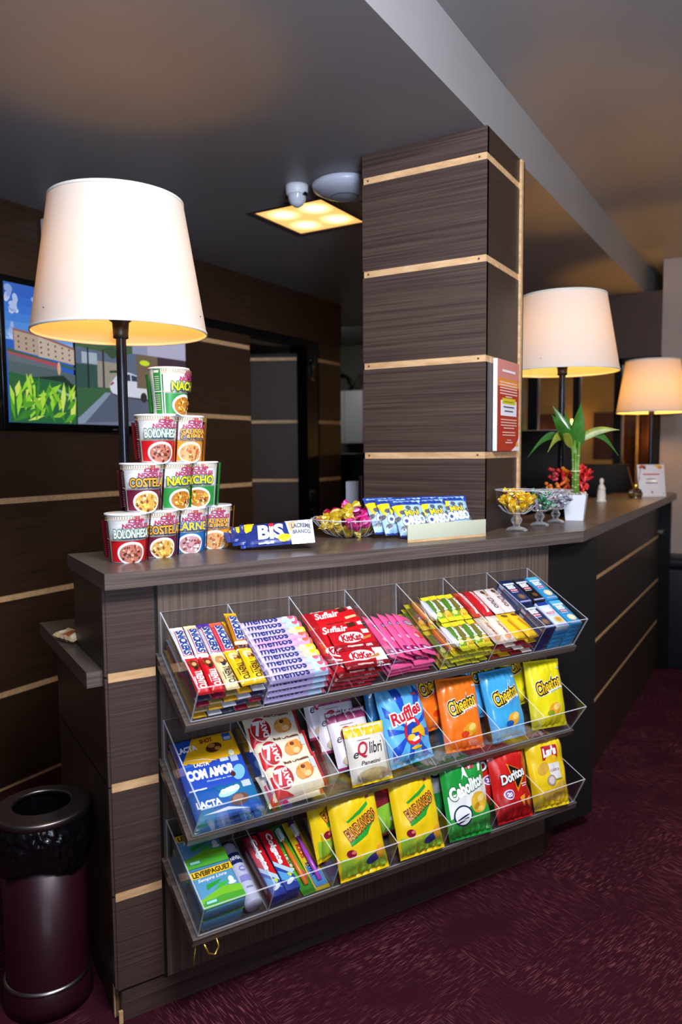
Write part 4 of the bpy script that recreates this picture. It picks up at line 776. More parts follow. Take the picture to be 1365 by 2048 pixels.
# wafer packs lying beside the cups
bisw = [('p', [(-96, 38), (-58, 38), (-66, 10), (-80, 4)], '#f2d21c'), ('r', -96, -38, -84, 38, '#1c3a94'), ('p', [(22, 38), (96, 38), (96, -38), (36, -38)], '#dfe2ea'), ('t', 'BIS', -16, 2, 42, '#f6f8fc', {'w': 62, 'b': .05}), ('e', -14, 24, 7, 7, '#d8283a'), ('e', 18, -20, 17, 11, '#f0cc1c'), ('p', [(30, 26), (50, 30), (46, 6), (34, -4)], '#d9b98a'), ('t', 'LACREME', 64, 14, 14, '#5a5a6a', {'w': 50, 'b': .03}), ('t', 'BRANCO', 64, -6, 12, '#6a6a7a', {'w': 46, 'b': .03}), ('r', -50, -33, -10, -30, '#e8ecf4')]
BW = pillow('wafer_pack', 176, 72, 20, '#1c2f7c', bisw, seed=170, crimp=.04, pu=7, pv=5, pinch=0, nx=24, nz=14, wr=.0016)
for i, (x, y, z, lean, rz) in enumerate(((.450, .160, .026, 72, -20), (.462, .140, .030, 56, -24), (.476, .118, .033, 42, -28))):
    put(BW, 'wafer_pack', T(x, y, TOP+z) @ RZ(rz) @ RX(-lean) @ RY(-5), 'navy and silver wafer pack, %s of the three leaning on the countertop' % ['undermost', 'middle', 'frontmost'][i], 'wafer pack', 'wafer packs beside the noodle cups')
# foil sweets
def bonbon(name, c1, c2, r=.013, ln=.034):
    mb = MB(); m1, m2 = pm(c1, 'f'), pm(c2, 'f'); rnd = random.Random(len(name))
    prof = [(.001, -ln), (r*.75, -ln*.97), (r*.62, -ln*.7), (r*.22, -ln*.47), (r*.75, -ln*.32), (r, -ln*.1), (r, ln*.1), (r*.75, ln*.32), (r*.22, ln*.47), (r*.62, ln*.7), (r*.75, ln*.97), (.001, ln)]
    n = 14; vs = []
    for k in range(n):
        a = 2*PI*k/n
        for j, (q, z) in enumerate(prof):
            w_ = 1+.14*math.sin(a*7+j)+.12*rnd.uniform(-1, 1); vs.append((q*w_*math.cos(a), z*(1+.06*rnd.uniform(-1, 1)), q*w_*math.sin(a)*(.5 if j < 3 or j > 8 else 1)))
    P_ = len(prof)
    for k in range(n):
        k2 = (k+1) % n
        for j in range(P_-1): 
            mb.add([vs[k*P_+j], vs[k2*P_+j], vs[k2*P_+j+1], vs[k*P_+j+1]], [(0, 1, 2, 3)], m1 if (k % 5) else m2)
    return mb.mesh(name)
BON = dict(pink=bonbon('sweet_pink', '#e0188a', '#f07ac0', .0165, .040), gold=bonbon('sweet_gold', '#d8b828', '#f0e488', .0165, .040), magenta=bonbon('sweet_magenta', '#c8104c', '#e8c83c', .0165, .040),
           yellow=bonbon('sweet_yellow', '#f0b80c', '#f6e27a', .011, .026), green=bonbon('sweet_green', '#1f8a5a', '#bfe0c8', .010, .024), silver=bonbon('sweet_silver', '#c8ccd4', '#7a2a5a', .010, .024))
def pile(kinds, c, R_, z0, layers, name, lab, cat, grp, seed, r=.016, over=None):
    rnd = random.Random(seed); idx = 0
    for L_, n in enumerate(layers):
        for k in range(n):
            a = 2*PI*(k+.5*L_)/n+rnd.uniform(-.2, .2); rr = R_[L_] if n > 1 else 0
            kk = kinds[(idx*7+L_) % len(kinds)]; idx += 1
            P_ = V((c.x+rr*math.cos(a), c.y+rr*math.sin(a), z0[L_]+rnd.uniform(-.002, .003)))
            M_ = T(*P_) @ RZ(rnd.uniform(0, 360)) @ RX(rnd.uniform(-30, 30)) @ RY(rnd.uniform(0, 360))
            o = place(BON[kk], name, None, M_); tag(o, '%s in the %s' % (lab[kk], over[L_]), cat, grp)
bc = col(702, 2.235)
def wavy(a, z): return .03*math.sin(a*12)*min(1, z/.04)
e_ = empty('glass_bowl', T(*bc), 'shallow fluted glass bowl heaped with gold and pink wrapped sweets', 'bowl')
b = MB(); b.lathe([(.001, .0), (.045, 0), (.062, .004), (.092, .026), (.116, .054), (.113, .055), (.088, .030), (.058, .009), (.001, .006)], M_AC, 72, wob=wavy)
b.lathe([(.1165, .053), (.118, .055), (.1155, .0565), (.113, .055)], M_ACE, 72, closed=True, wob=wavy)
for k in range(24):
    a = 2*PI*k/24; b.tube([(.050*math.cos(a), .050*math.sin(a), .0015), (.078*math.cos(a+.05), .078*math.sin(a+.05), .013), (.105*math.cos(a+.02), .105*math.sin(a+.02), .040), (.1165*math.cos(a), .1165*math.sin(a), .054)], .0009, M_ACE, 4, False)
b.build('bowl_body', e_)
lab = dict(pink='pink foil sweet', gold='gold foil sweet', magenta='magenta and gold foil sweet')
pile(['gold', 'magenta', 'pink', 'gold', 'pink'], bc, [.050, .078, .052, .02], [TOP+.024, TOP+.046, TOP+.066, TOP+.082], [6, 9, 6, 2], 'wrapped_sweet', lab, 'sweet', 'foil wrapped sweets in the fluted glass bowl', 5, over=['lowest layer of the fluted glass bowl', 'ring along the rim of the fluted glass bowl', 'upper layer heaped in the fluted glass bowl', 'very top of the heap in the fluted glass bowl'])
# cream display tray with mini cookie packs
tr_ = empty('display_tray', MF @ T(.83, .022, TOP), 'cream display tray with clear sides at the foot of the pillar', 'tray')
b = MB(); b.box(0, .285, 0, .004, .0, .004, M_ST); b.bbox(0, .285, 0, .004, .006, .050, mat('cream_lacquer', '#c3c6ae', .35), .001); b.box(0, .285, .0005, .0035, .003, .007, M_ST); b.build('front_board', tr_)
b = MB(); b.box(0, .285, .004, .12, 0, .003, mat('tray_floor', '#6a5f52', .5)); b.build('tray_floor', tr_)
for x in (0, .282):
    b = MB(); b.box(x, x+.003, .004, .12, .003, .045, M_AC); b.build('side_pane', tr_)
b = MB(); b.box(0, .285, .117, .12, .003, .045, M_AC); b.build('back_pane', tr_)
ore = [('r', -52, 40, 52, 62, '#1f3f9c'), ('p', [(-52, 40), (-16, 40), (-40, -10)], '#f4cf1a')]+[('e', x, y, 9, 7, '#5c5f6c') for x, y in ((-30, 14), (-6, 30), (20, 26), (40, 8), (34, -34), (0, -44), (-34, -34), (44, -18), (-46, -4))]+olt('Mini', 0, 12, 18, ['#1c2c5c', '#f4d428'], [.10, .03], w=44, rot=6)+olt('OREO', 2, -12, 24, ['#2a6aa8', '#fbfcfe'], [.12, .07], w=72, rot=5)+[('e', -24, -14, 6, 5, '#2c4a8c')]
OR = pillow('cookie_pack', 98, 118, 28, '#a4cbe2', ore, seed=180, cr='#1d3a94', crimp=.07, wr=.003)
for i, (x, y, z, lean, rz, lb) in enumerate(((.850, .150, .008, 34, 2, 'backmost, at the far left of the cookie packs'), (.868, .118, .006, 34, -3, 'second from the back at the left'), (.940, .128, .008, 36, 0, 'at the back behind the middle pack'), (1.010, .128, .008, 36, 2, 'at the back between the middle and right packs'), (.895, .082, .002, 33, -3, 'frontmost at the left'), (.982, .078, .002, 33, 0, 'front middle'), (1.065, .088, .006, 32, -4, 'at the right end against the pillar'))):
    put(OR, 'cookie_pack', T(0, 0, TOP) @ up_(x, y, z, 114, lean, rz-6), 'light blue cookie pack, '+lb, 'cookie pack', 'mini cookie packs in the display tray')
# footed glass dishes
def cglass():
    m = mat('pressed_glass'); N, L = nodes(m); out = N['Material Output']
    t = N.new('ShaderNodeBsdfTransparent'); t.inputs[0].default_value = (.9, .91, .93, 1); g = N.new('ShaderNodeBsdfGlossy'); g.inputs['Roughness'].default_value = .06; d = N.new('ShaderNodeBsdfDiffuse'); d.inputs[0].default_value = (.8, .82, .86, 1)
    lw = N.new('ShaderNodeLayerWeight'); lw.inputs[0].default_value = .5; m1 = N.new('ShaderNodeMixShader'); m2 = N.new('ShaderNodeMixShader'); m1.inputs[0].default_value = .4
    L.new(g.outputs[0], m1.inputs[1]); L.new(d.outputs[0], m1.inputs[2]); L.new(lw.outputs['Facing'], m2.inputs[0]); L.new(t.outputs[0], m2.inputs[1]); L.new(m1.outputs[0], m2.inputs[2]); L.new(m2.outputs[0], out.inputs[0]); return m
M_CG = cglass()
def goblet(P, sc, label, kinds, lab, seed, dark=False, ov=''):
    e_ = empty('glass_goblet', T(*P), label, 'goblet'); b = MB(); s = sc
    M_ = M_AC if not dark else M_AC
    b.lathe([(.001, 0), (.033*s, 0), (.034*s, .004*s), (.026*s, .010*s), (.012*s, .014*s), (.010*s, .02*s), (.016*s, .028*s), (.018*s, .036*s), (.013*s, .044*s), (.011*s, .050*s), (.001, .052*s)], M_CG, 32)
    b.build('stem', e_)
    b = MB(); b.lathe([(.010*s, .050*s), (.030*s, .056*s), (.050*s, .072*s), (.062*s, .092*s), (.0665*s, .122*s), (.0675*s, .128*s)], M_AC, 40)
    b.lathe([(.0678*s, .127*s), (.0685*s, .1285*s), (.0675*s, .130*s), (.0665*s, .1285*s)], M_ACE, 40, closed=True)
    b.lathe([(.0315*s, .0565*s), (.0325*s, .0575*s), (.031*s, .0585*s)], M_ACE, 40)
    for k in range(16):
        a = 2*PI*k/16; b.tube([(.022*s*math.cos(a), .022*s*math.sin(a), .0535*s), (.040*s*math.cos(a), .040*s*math.sin(a), .063*s), (.056*s*math.cos(a), .056*s*math.sin(a), .080*s)], .0012*s, M_ACE, 4, False)
    b.build('dish', e_)
    q = P+V((0, 0, 0)); pile(kinds, q, [.018*s, .034*s, .040*s, .018*s], [TOP+.070*s, TOP+.085*s, TOP+.103*s, TOP+.118*s], [3, 6, 7, 3], 'wrapped_sweet', lab, 'sweet', 'sweets in the '+ov, seed, over=[x+ov for x in ('bottom layer of the ', 'second layer of the ', 'third layer of the ', 'top of the ')])
goblet(col(1034, 2.345), 1.0, 'footed glass dish full of yellow sweets, left of three on the counter', ['yellow'], dict(yellow='yellow wrapped sweet'), 11, ov='left footed glass dish')
goblet(col(1080, 2.50), .92, 'footed glass dish with green and clear sweets, middle of three, behind the yellow one', ['green', 'green', 'silver'], dict(green='green wrapped sweet', silver='silver wrapped sweet'), 12, ov='middle footed glass dish')
goblet(col(1112, 2.60), .88, 'footed glass dish with silver and purple sweets in front of the white pot', ['silver'], dict(silver='silver and purple wrapped sweet'), 13, ov='right footed glass dish')
# white pot with lucky bamboo
pp = col(1151, 2.70)
PLM = T(*pp) @ RZ(8)
pl = empty('lucky_bamboo', PLM, 'lucky bamboo with green leaves tied with a cord in a square white pot', 'plant')
b = MB()
def frus(a0, a1, z0, z1, m):
    vs = [(-a0, -a0, z0), (a0, -a0, z0), (a0, a0, z0), (-a0, a0, z0), (-a1, -a1, z1), (a1, -a1, z1), (a1, a1, z1), (-a1, a1, z1)]
    b.add(vs, [(3, 2, 1, 0), (0, 1, 5, 4), (1, 2, 6, 5), (2, 3, 7, 6), (3, 0, 4, 7)], m)
frus(.030, .040, 0, .092, M_WHT); b.add([(-.040, -.040, .092), (.040, -.040, .092), (.040, .040, .092), (-.040, .040, .092), (-.036, -.036, .092), (.036, -.036, .092), (.036, .036, .092), (-.036, .036, .092)], [(0, 1, 5, 4), (1, 2, 6, 5), (2, 3, 7, 6), (3, 0, 4, 7)], M_WHT)
b.add([(-.036, -.036, .088), (.036, -.036, .088), (.036, .036, .088), (-.036, .036, .088)], [(0, 1, 2, 3)], M_WHT); b.build('pot', pl)
b = MB(); rnd = random.Random(3)
for k in range(60): b.ball((rnd.uniform(-.035, .035), rnd.uniform(-.035, .035), .092+rnd.uniform(-.002, .006)), rnd.uniform(.004, .006), pm(rnd.choice(['#b9b2a4', '#8f887c', '#d4cec2'])), sub=1)
o = b.build('pebbles', pl); o['kind'] = 'stuff'
M_STEM = noisy(mat('bamboo_stem', '#6f9a3c', .35), 30, .4); M_LEAF = noisy(mat('bamboo_leaf', '#3f7a2a', .3, coat=.3), 25, .45); M_LEAF2 = noisy(mat('yellowing_leaf', '#9aa33c', .35), 25, .4)
zr = .088
for i, (x, y, h) in enumerate(((-.008, 0, .17), (.007, .004, .19), (0, -.008, .15))):
    b = MB(); b.tube([(x, y, zr), (x*.9, y, zr+h*.45), (x*1.4, y*1.4, zr+h)], [.0062, .0058, .005], M_STEM, 10)
    for q in (.2, .38, .56, .75): b.tube([(x, y, zr+h*q-.001), (x, y, zr+h*q+.001)], .0068, pm('#c9cf8a'), 10)
    b.build('stem', pl)
b = MB(); b.tube([(.0155*math.cos(a), .0155*math.sin(a), .175) for a in [2*PI*k/16 for k in range(17)]], .003, pm('#d8cf9a'), 6); b.build('cord', pl)
SCL = 2.70/F_PX; Ri = (PLM.inverted().to_3x3())
def lp(px, py, dd=0):
    P_ = CAM + (_f + _r*((px-682.5)/F_PX) - _u*((py-1024)/F_PX))*(2.70+dd); return PLM.inverted() @ P_
def leaf(p0, p1, wd, bend, m, name='leaf', tw=0):
    p0, p1 = V(p0), V(p1); n = 12; d_ = p1-p0; L_ = d_.length; side = d_.cross(Ri @ _f).normalized(); side = (side+(Ri @ _f)*tw).normalized(); nr = side.cross(d_.normalized()); vs = []
    for i in range(n+1):
        t = i/n; w_ = wd*math.sin(PI*min(1, t*1.02+.02)**.75)*.5+.0008; c = p0+d_*t+V((0, 0, 1))*bend*math.sin(PI*t)
        vs += [c-side*w_+nr*w_*.35, c, c+side*w_+nr*w_*.35]
    b = MB(); b.add(vs, [q for i in range(n) for q in ((3*i, 3*i+1, 3*i+4, 3*i+3), (3*i+1, 3*i+2, 3*i+5, 3*i+4))], m, True)
    vs2 = [v-nr*.0009 for v in vs]; b.add(vs2, [q[::-1] for i in range(n) for q in ((3*i, 3*i+1, 3*i+4, 3*i+3), (3*i+1, 3*i+2, 3*i+5, 3*i+4))], m, True)
    b.build(name, pl)
for (a_, c_, w_, bd, m, tw) in (((1146, 890, 0), (1106, 812, .03), .032, .01, M_LEAF, .3), ((1144, 895, 0), (1104, 830, -.05), .036, .012, M_LEAF, .2), ((1148, 886, 0), (1130, 822, .06), .026, .0, M_LEAF, 0), ((1151, 888, 0), (1163, 806, -.04), .042, .0, M_LEAF, .5), ((1150, 880, 0), (1160, 815, .04), .034, .0, M_LEAF, -.3), ((1148, 892, 0), (1118, 850, -.08), .042, .006, M_LEAF, .1),
                             ((1152, 885, 0), (1240, 860, -.03), .030, .020, M_LEAF2, .2), ((1152, 888, 0), (1238, 912, .0), .030, .060, M_LEAF, .2), ((1146, 888, 0), (1096, 905, -.04), .034, .045, M_LEAF2, .2), ((1145, 890, 0), (1056, 915, .06), .026, .055, M_LEAF, .2), ((1147, 895, 0), (1126, 868, -.09), .034, .01, M_LEAF2, 0), ((1153, 900, 0), (1172, 858, -.03), .026, .0, M_LEAF, .4)):
    leaf(lp(*a_), lp(*c_), w_, bd, m, tw=tw)
for (x0, x1, x2) in ((1140, 1147, 1148), (1160, 1153, 1151), (1150, 1150, 1150)):
    b = MB(); b.tube([lp(x2, 940), lp(x1, 905), lp(x0, 880)], [.007, .0065, .003], M_STEM, 8); b.build('leaf_sheath', pl)
# red pepper and petal decoration behind the pot
fp = col(1135, 2.84); FAM = T(*fp); fa = empty('pepper_arrangement', FAM, 'red pepper and orange petal decoration behind the white pot', 'table decoration'); rnd = random.Random(9)
b = MB(); b.lathe([(.001, 0), (.035, 0), (.045, .05), (.04, .06), (.001, .06)], mat('dark_basket', '#2a1a12', .7), 20); b.build('basket', fa)
def fpnt(px, py, dd=0): return FAM.inverted() @ (CAM + (_f + _r*((px-682.5)/F_PX) - _u*((py-1024)/F_PX))*(2.84+dd))
for nm, (cx, cy, sx, sy), cols_, n_ in (('red_peppers', (1166, 962, 13, 24), ['#c8141c', '#e02a2c', '#9a0e18'], 26), ('red_peppers', (1138, 975, 14, 24), ['#c8181c', '#b4121a', '#e86a1c'], 20), ('orange_petals', (1107, 977, 15, 10), ['#e8903a', '#f0b068', '#c86a24'], 22), ('red_petals', (1108, 950, 11, 12), ['#b81c2c', '#8a2a1c', '#d8445c'], 14), ('orange_petals', (1132, 950, 8, 16), ['#e8901c', '#f0a83a'], 10)):
    b = MB()
    for k in range(n_):
        c = fpnt(cx+rnd.uniform(-1, 1)*sx, cy+rnd.uniform(-1, 1)*sy, rnd.uniform(-.02, .03)); dv = V((rnd.uniform(-.6, .6), rnd.uniform(-.6, .6), rnd.uniform(-1, -.2))).normalized()*.022
        if 'pepper' in nm: b.tube([c-dv, c-dv*.3, c+dv*.4, c+dv], [.0035, .0075, .0055, .001], pm(rnd.choice(cols_)), 8)
        else: b.ball(c, .008, pm(rnd.choice(cols_), 'm'), (1.1, .6, 1), 1)
    b.build(nm, fa)
b = MB()
for k in range(9):
    b.tube([(rnd.uniform(-.02, .02), rnd.uniform(-.02, .02), .05), fpnt(rnd.choice([1108, 1135, 1165])+rnd.uniform(-6, 6), 975)], .0015, mat('twig', '#4a3a1c', .7), 5)
b.build('twigs', fa)
# figurine, diffuser, standing card
P_ = col(1203, 3.60); b = MB(); M_FIG = mat('white_figurine', '#d6d4cc', .5)
b.lathe([(.001, 0), (.024, 0), (.024, .008), (.019, .012), (.020, .03), (.017, .055), (.014, .075), (.009, .084), (.006, .088), (.010, .096), (.010, .104), (.006, .112), (.001, .114)], M_FIG, 20, wob=lambda a, z: .10*math.sin(a*9) if .012 < z < .08 else 0)
b.tube([(-.013, -.006, .066), (-.008, -.017, .058), (0, -.019, .064)], [.005, .004, .003], M_FIG, 8); b.tube([(.013, -.006, .066), (.008, -.017, .058), (0, -.019, .064)], [.005, .004, .003], M_FIG, 8)
tag(b.build('figurine', None, T(*P_) @ RZ(31)), 'small white praying figurine on the counter, left of the scent diffuser', 'figurine')
df = empty('scent_diffuser', T(*col(1271, 3.86)), 'round glass scent diffuser with reed sticks and gold collar, beside the standing card', 'diffuser')
b = MB(); b.lathe([(.001, 0), (.026, 0), (.034, .01), (.036, .024), (.028, .042), (.012, .054), (.012, .064)], M_GLASS, 24); b.lathe([(.001, .003), (.026, .004), (.031, .016), (.025, .024), (.001, .024)], mat('amber_oil', '#7a5a1c', .2, coat=.5), 24); b.build('bottle', df)
b = MB(); b.lathe([(.0135, .050), (.015, .052), (.015, .070), (.0135, .072)], M_GOLD, 20); b.lathe([(.001, -.0), (.030, .0005), (.031, .006), (.001, .006)], M_CHR, 24); b.build('collar', df)
for k in range(5):
    b = MB(); a = 2*PI*k/5; b.tube([(.004*math.cos(a), .004*math.sin(a), .02), (.035*math.cos(a)-.012, .03*math.sin(a), .16)], .0014, mat('reed', '#7a4a22', .7), 5); b.build('reed_stick', df)
cq = col(1305, 3.96); sc_ = empty('standing_card', T(*cq) @ RZ(31) @ RX(-12), 'pale standing card with autumn leaves in its corners, at the counter far end', 'sign')
b = MB(); b.bbox(-.072, .072, 0, .004, 0, .172, pm('#e2dcdc'), .001)
decal(b, [('r', -44, 112-86+4, 44, 114-86+9, '#c8504a'), ('r', -24, 6, 22, 11, '#6a6a74'), ('r', -30, -16, 32, -10, '#6a6a74'), ('e', 0, -62, 5, 6, '#5a4a44'), ('e', -50, 74, 14, 9, '#b8502a', 20), ('e', -34, 70, 8, 10, '#7a2c1c'), ('e', 46, 72, 14, 10, '#d88a2a', -20), ('e', 30, 78, 12, 6, '#e8b45a'), ('e', -60, 10, 3, 4, '#b8a0a0'), ('e', 60, 44, 3, 3, '#b8a0a0'), ('e', 58, -70, 5, 2, '#9a9a9a')], lambda x, z, e: V((x, -e, z+.086)), maxe=0, fin='m'); b.build('card', sc_)
b = MB(); b.M = RX(0); b.box(-.02, .02, .004, .05, 0, .003, M_AC); b.add([(-.03, .006, .11), (.03, .006, .11), (.03, .06, .012), (-.03, .06, .012)], [(0, 1, 2, 3), (3, 2, 1, 0)], M_AC); b.build('stand', sc_)
# red notice on the pillar side
def onx(px, py, X): D_ = _f + _r*((px-682.5)/F_PX) - _u*((py-1024)/F_PX); t_ = X/D_.x; return CAM+D_*t_
q0, q1 = onx(995, 800, -.785), onx(1038, 800, -.785); zt_ = onx(996, 716, -.785).z; zb_ = onx(996, 902, -.785).z
W_ = (q1.y-q0.y)*1000; H_ = (zt_-zb_)*1000; h2 = H_/2; w2_ = W_/2
b = MB(); b.bbox(-W_/2000, W_/2000, 0, .014, -H_/2000, H_/2000, pm('#e9e4ea', 'm'), .001)
na = [('r', -w2_, -h2, w2_, h2, '#b0301a'), ('r', -w2_, h2*.60, w2_, h2, '#cf8478'), ('r', -w2_, h2*.42, w2_, h2*.60, '#e08a34'), ('t', 'Informações', 0, h2*.76, h2*.07, '#f6e6ea', {'w': W_*.62, 'b': .02})]
for k in range(6): na.append(('r', -w2_*(.8 if k < 5 else .3), h2*(.50-.062*k), w2_*(.8 if k < 5 else .3), h2*(.50-.062*k)+h2*.026, '#f2c8ba'))
na += [('r', -w2_*.74, -h2*.22, w2_*.74, h2*.12, '#ece8ee'), ('r', -w2_*.60, h2*.04, w2_*.62, h2*.17, '#d8c21c'), ('r', -w2_*.45, h2*.08, w2_*.45, h2*.10, '#6a7a1c'), ('t', 'recepcao', 0, -h2*.02, h2*.05, '#3a3a48', {'w': W_*.5}), ('t', 'hotel', 0, -h2*.11, h2*.05, '#3a3a48', {'w': W_*.4})]
na = [o for o in na if not (o[0] == 't' and o[1] in ('recepcao', 'hotel', 'Informações'))]+[('r', -w2_*.62, h2*.74, w2_*.58, h2*.79, '#f6e6ea'), ('r', -w2_*.5, -h2*.04, w2_*.5, -h2*.01, '#4a4a58'), ('r', -w2_*.4, -h2*.13, w2_*.4, -h2*.10, '#4a4a58')]
for k in range(4): na.append(('r', -w2_*(.74 if k < 3 else .5), -h2*(.32+.062*k), w2_*(.74 if k < 3 else .5), -h2*(.32+.062*k)+h2*.026, '#f0b8a8'))
for k in range(2): na.append(('r', -w2_*.6, -h2*(.60+.06*k), w2_*.6, -h2*(.60+.06*k)+h2*.024, '#f0b8a8'))
na += [('r', -w2_*.2, -h2*.77, w2_*.2, -h2*.75, '#f0b8a8'), ('r', -w2_*.34, -h2*.83, w2_*.34, -h2*.80, '#f0b8a8'), ('p', [(w2_, -h2*.6), (w2_, -h2), (w2_*.2, -h2), (w2_*.6, -h2*.9), (w2_*.85, -h2*.75)], '#efe6e8'), ('e', w2_*.76, -h2*.86, w2_*.12, h2*.06, '#e8a81c')]
decal(b, na, lambda x, z, e: V((x, -e, z)), maxe=0, fin='m')
tag(b.build('notice_board', None, T(-.785, (q0.y+q1.y)/2, (zt_+zb_)/2) @ RZ(90)), 'narrow red and white notice fixed to the side of the pillar', 'notice')
# monitors behind the counter
for i, (px, dep, w_, h_, zb2, lb) in enumerate(((1092, 3.75, .30, .28, 1.11, 'black monitor back with a pale top edge, between pillar strip and lamp pole'), (1210, 4.35, .26, .19, 1.02, 'low black monitor behind the small white figurine'))):
    P_ = col(px, dep, .75); mo = empty('monitor', T(*P_) @ RZ(18), lb, 'monitor')
    b = MB(); b.bbox(-w_/2, w_/2, -.015, .02, zb2-.75, zb2-.75+h_, mat('matt_black', '#050506', .6, spec=.2), .004); b.build('screen_housing', mo)
    if i == 0: b = MB(); b.box(-w_/2, w_/2, -.013, .018, zb2-.75+h_, zb2-.75+h_+.004, mat('pale_edge', '#8f7a66', .4)); b.build('top_edge', mo)
    b = MB(); b.box(-.02, .02, .0, .03, .012, zb2-.75+.05, M_BLKP); b.bbox(-.09, .09, -.06, .09, 0, .012, M_BLKP, .003); b.build('foot', mo)
P_ = col(1208, 4.95, 1.0)
# tan notice on the corridor wall
D_ = _f+_r*((1208-682.5)/F_PX)-_u*((940-1024)/F_PX); t_ = 6.95/D_.y; P_ = CAM+D_*t_
b = MB(); b.box(-.17, .17, 0, .02, -.09, .09, pm('#b08c4c', 'm')); decal(b, [('r', -60, 30, 60, 50, '#8a6a3a'), ('e', 20, -50, 50, 36, '#4a2a14')], lambda x, z, e: V((x, -e, z)), maxe=0, fin='m')
tag(b.build('framed_picture', None, T(*P_)), 'tan framed picture low on the corridor wall above the low monitor', 'picture')
# ------------------------------------------------------------------ back office: white box, cables, folders
D_ = _f+_r*((706-682.5)/F_PX)-_u*((835-1024)/F_PX); t_ = 5.94/D_.y; P_ = CAM+D_*t_
ub = empty('wall_cabinet', T(*P_), 'white metal wall cabinet with two dark cable loops, left of the pillar', 'cabinet')
b = MB(); b.bbox(-.085, .16, -.10, .05, -.235, .235, M_WHITE, .006); b.build('body', ub)
b = MB(); b.box(-.03, -.027, -.1015, -.099, -.23, .23, M_BLKP); b.build('door_gap', ub)
for s_ in (-1, 1):
    b = MB(); b.tube([(.0, -.05, .22), (.01+s_*.02, -.04, .29), (.02+s_*.06, -.02, .36), (.02+s_*.12, .0, .39), (.02+s_*.18, .02, .38)], .013, M_BLKP, 8); b.build('cable', ub)
P_ = col(700, 5.2, 0); of = empty('office_cupboard', T(P_.x, P_.y, 0), 'black cupboard below the white wall cabinet', 'cupboard')
b = MB(); b.bbox(-.16, .3, -.1, .2, 0, 1.28, M_BLKP, .01); b.build('body', of)
b = MB(); b.bbox(-.15, .29, -.105, -.1, .05, 1.2, M_BLKP, .002); b.build('door', of)
P_ = col(709, 2.95, 0); b = MB(); b.M = RZ(25); b.bbox(-.03, .02, -.03, .03, 0, .20, pm('#c4ccdc', 'm'), .002); b.bbox(.021, .03, -.03, .03, 0, .22, pm('#2a3a6a', 'm'), .001)
tag(b.build('document_folder', None, T(P_.x, P_.y, .98)), 'pale blue folder standing behind the glass bowl of sweets', 'folder')
b = MB(); b.box(-1.9, -1.28, 2.35, 2.75, .94, .98, M_WW); b.box(-1.9, -1.86, 2.35, 2.75, 0, .94, M_WW); b.box(-1.32, -1.28, 2.35, 2.75, 0, .94, M_WW)
tag(b.build('side_cabinet'), 'dark brown cabinet behind the pillar carrying the pale blue folder', 'cabinet')
# ------------------------------------------------------------------ ceiling fittings
cl = empty('ceiling_light', T(-1.712, 2.63, CZ), 'square recessed ceiling light glowing warm yellow, left of the pillar', 'ceiling light')
b = MB(); fm = mat('light_frame', '#6a625e', .4, .5)
for (x0, x1, y0, y1) in ((-.178, .178, -.19, -.168), (-.178, .178, .168, .19), (-.178, -.158, -.168, .168), (.158, .178, -.168, .168)): b.box(x0, x1, y0, y1, -.008, .0, fm)
b.build('frame', cl)
def panel_mat():
    m = mat('light_diffuser', '#fff0c8', .5); N, L = nodes(m); bs = N['Principled BSDF']; tc = N.new('ShaderNodeTexCoord'); prev = None
    for (x, y) in ((-.075, -.08), (.075, -.08), (-.075, .08), (.075, .08)):
        d = N.new('ShaderNodeVectorMath'); d.operation = 'DISTANCE'; L.new(tc.outputs['Object'], d.inputs[0]); d.inputs[1].default_value = (x, y, -.004)
        r = N.new('ShaderNodeMapRange'); r.interpolation_type = 'SMOOTHSTEP'; r.inputs[1].default_value = .01; r.inputs[2].default_value = .085; r.inputs[3].default_value = 1; r.inputs[4].default_value = 0; L.new(d.outputs['Value'], r.inputs[0])
        if prev is None: prev = r.outputs[0]
        else:
            a = N.new('ShaderNodeMath'); a.operation = 'ADD'; L.new(prev, a.inputs[0]); L.new(r.outputs[0], a.inputs[1]); prev = a.outputs[0]
    rp = N.new('ShaderNodeValToRGB'); rp.color_ramp.elements[0].color = (1, .50, .12, 1); rp.color_ramp.elements[1].color = (1, .80, .42, 1); L.new(prev, rp.inputs[0]); L.new(rp.outputs[0], bs.inputs['Emission Color'])
    mm = N.new('ShaderNodeMath'); mm.operation = 'MULTIPLY_ADD'; L.new(prev, mm.inputs[0]); mm.inputs[1].default_value = 1.3*PANEL_ES; mm.inputs[2].default_value = PANEL_ES; L.new(mm.outputs[0], bs.inputs['Emission Strength']); return m
b = MB(); b.box(-.158, .158, -.168, .168, -.004, -.001, panel_mat()); b.build('diffuser', cl)
P_ = V((-1.56, 2.31, CZ)); sd = empty('dome_camera', T(*P_), 'small white dome camera on the ceiling in front of the warm light', 'camera')
b = MB(); b.lathe([(.001, 0), (.041, 0), (.041, -.010), (.039, -.030), (.034, -.036), (.001, -.036)], M_WHITE, 32); b.build('housing', sd)
b = MB(); b.lathe([(.033, -.034), (.031, -.050), (.022, -.066), (.010, -.074), (.001, -.075)], mat('pearl_dome', '#c8cdd8', .15, coat=.5), 32); b.build('dome', sd)
b = MB(); b.box(-.042, -.030, -.010, .006, -.040, -.030, M_BLKP); b.box(.030, .042, -.010, .006, -.040, -.030, M_BLKP); b.build('lens_slot', sd)
P_ = V((-1.395, 2.37, CZ)); ap = empty('ceiling_access_point', T(*P_), 'round white disc fitting on the ceiling, partly behind the pillar', 'ceiling disc')
b = MB(); b.lathe([(.001, 0), (.100, 0), (.118, -.012), (.112, -.028), (.085, -.042), (.045, -.052), (.001, -.054)], mat('pearl_white', '#c4c8d6', .3), 48); b.build('body', ap)
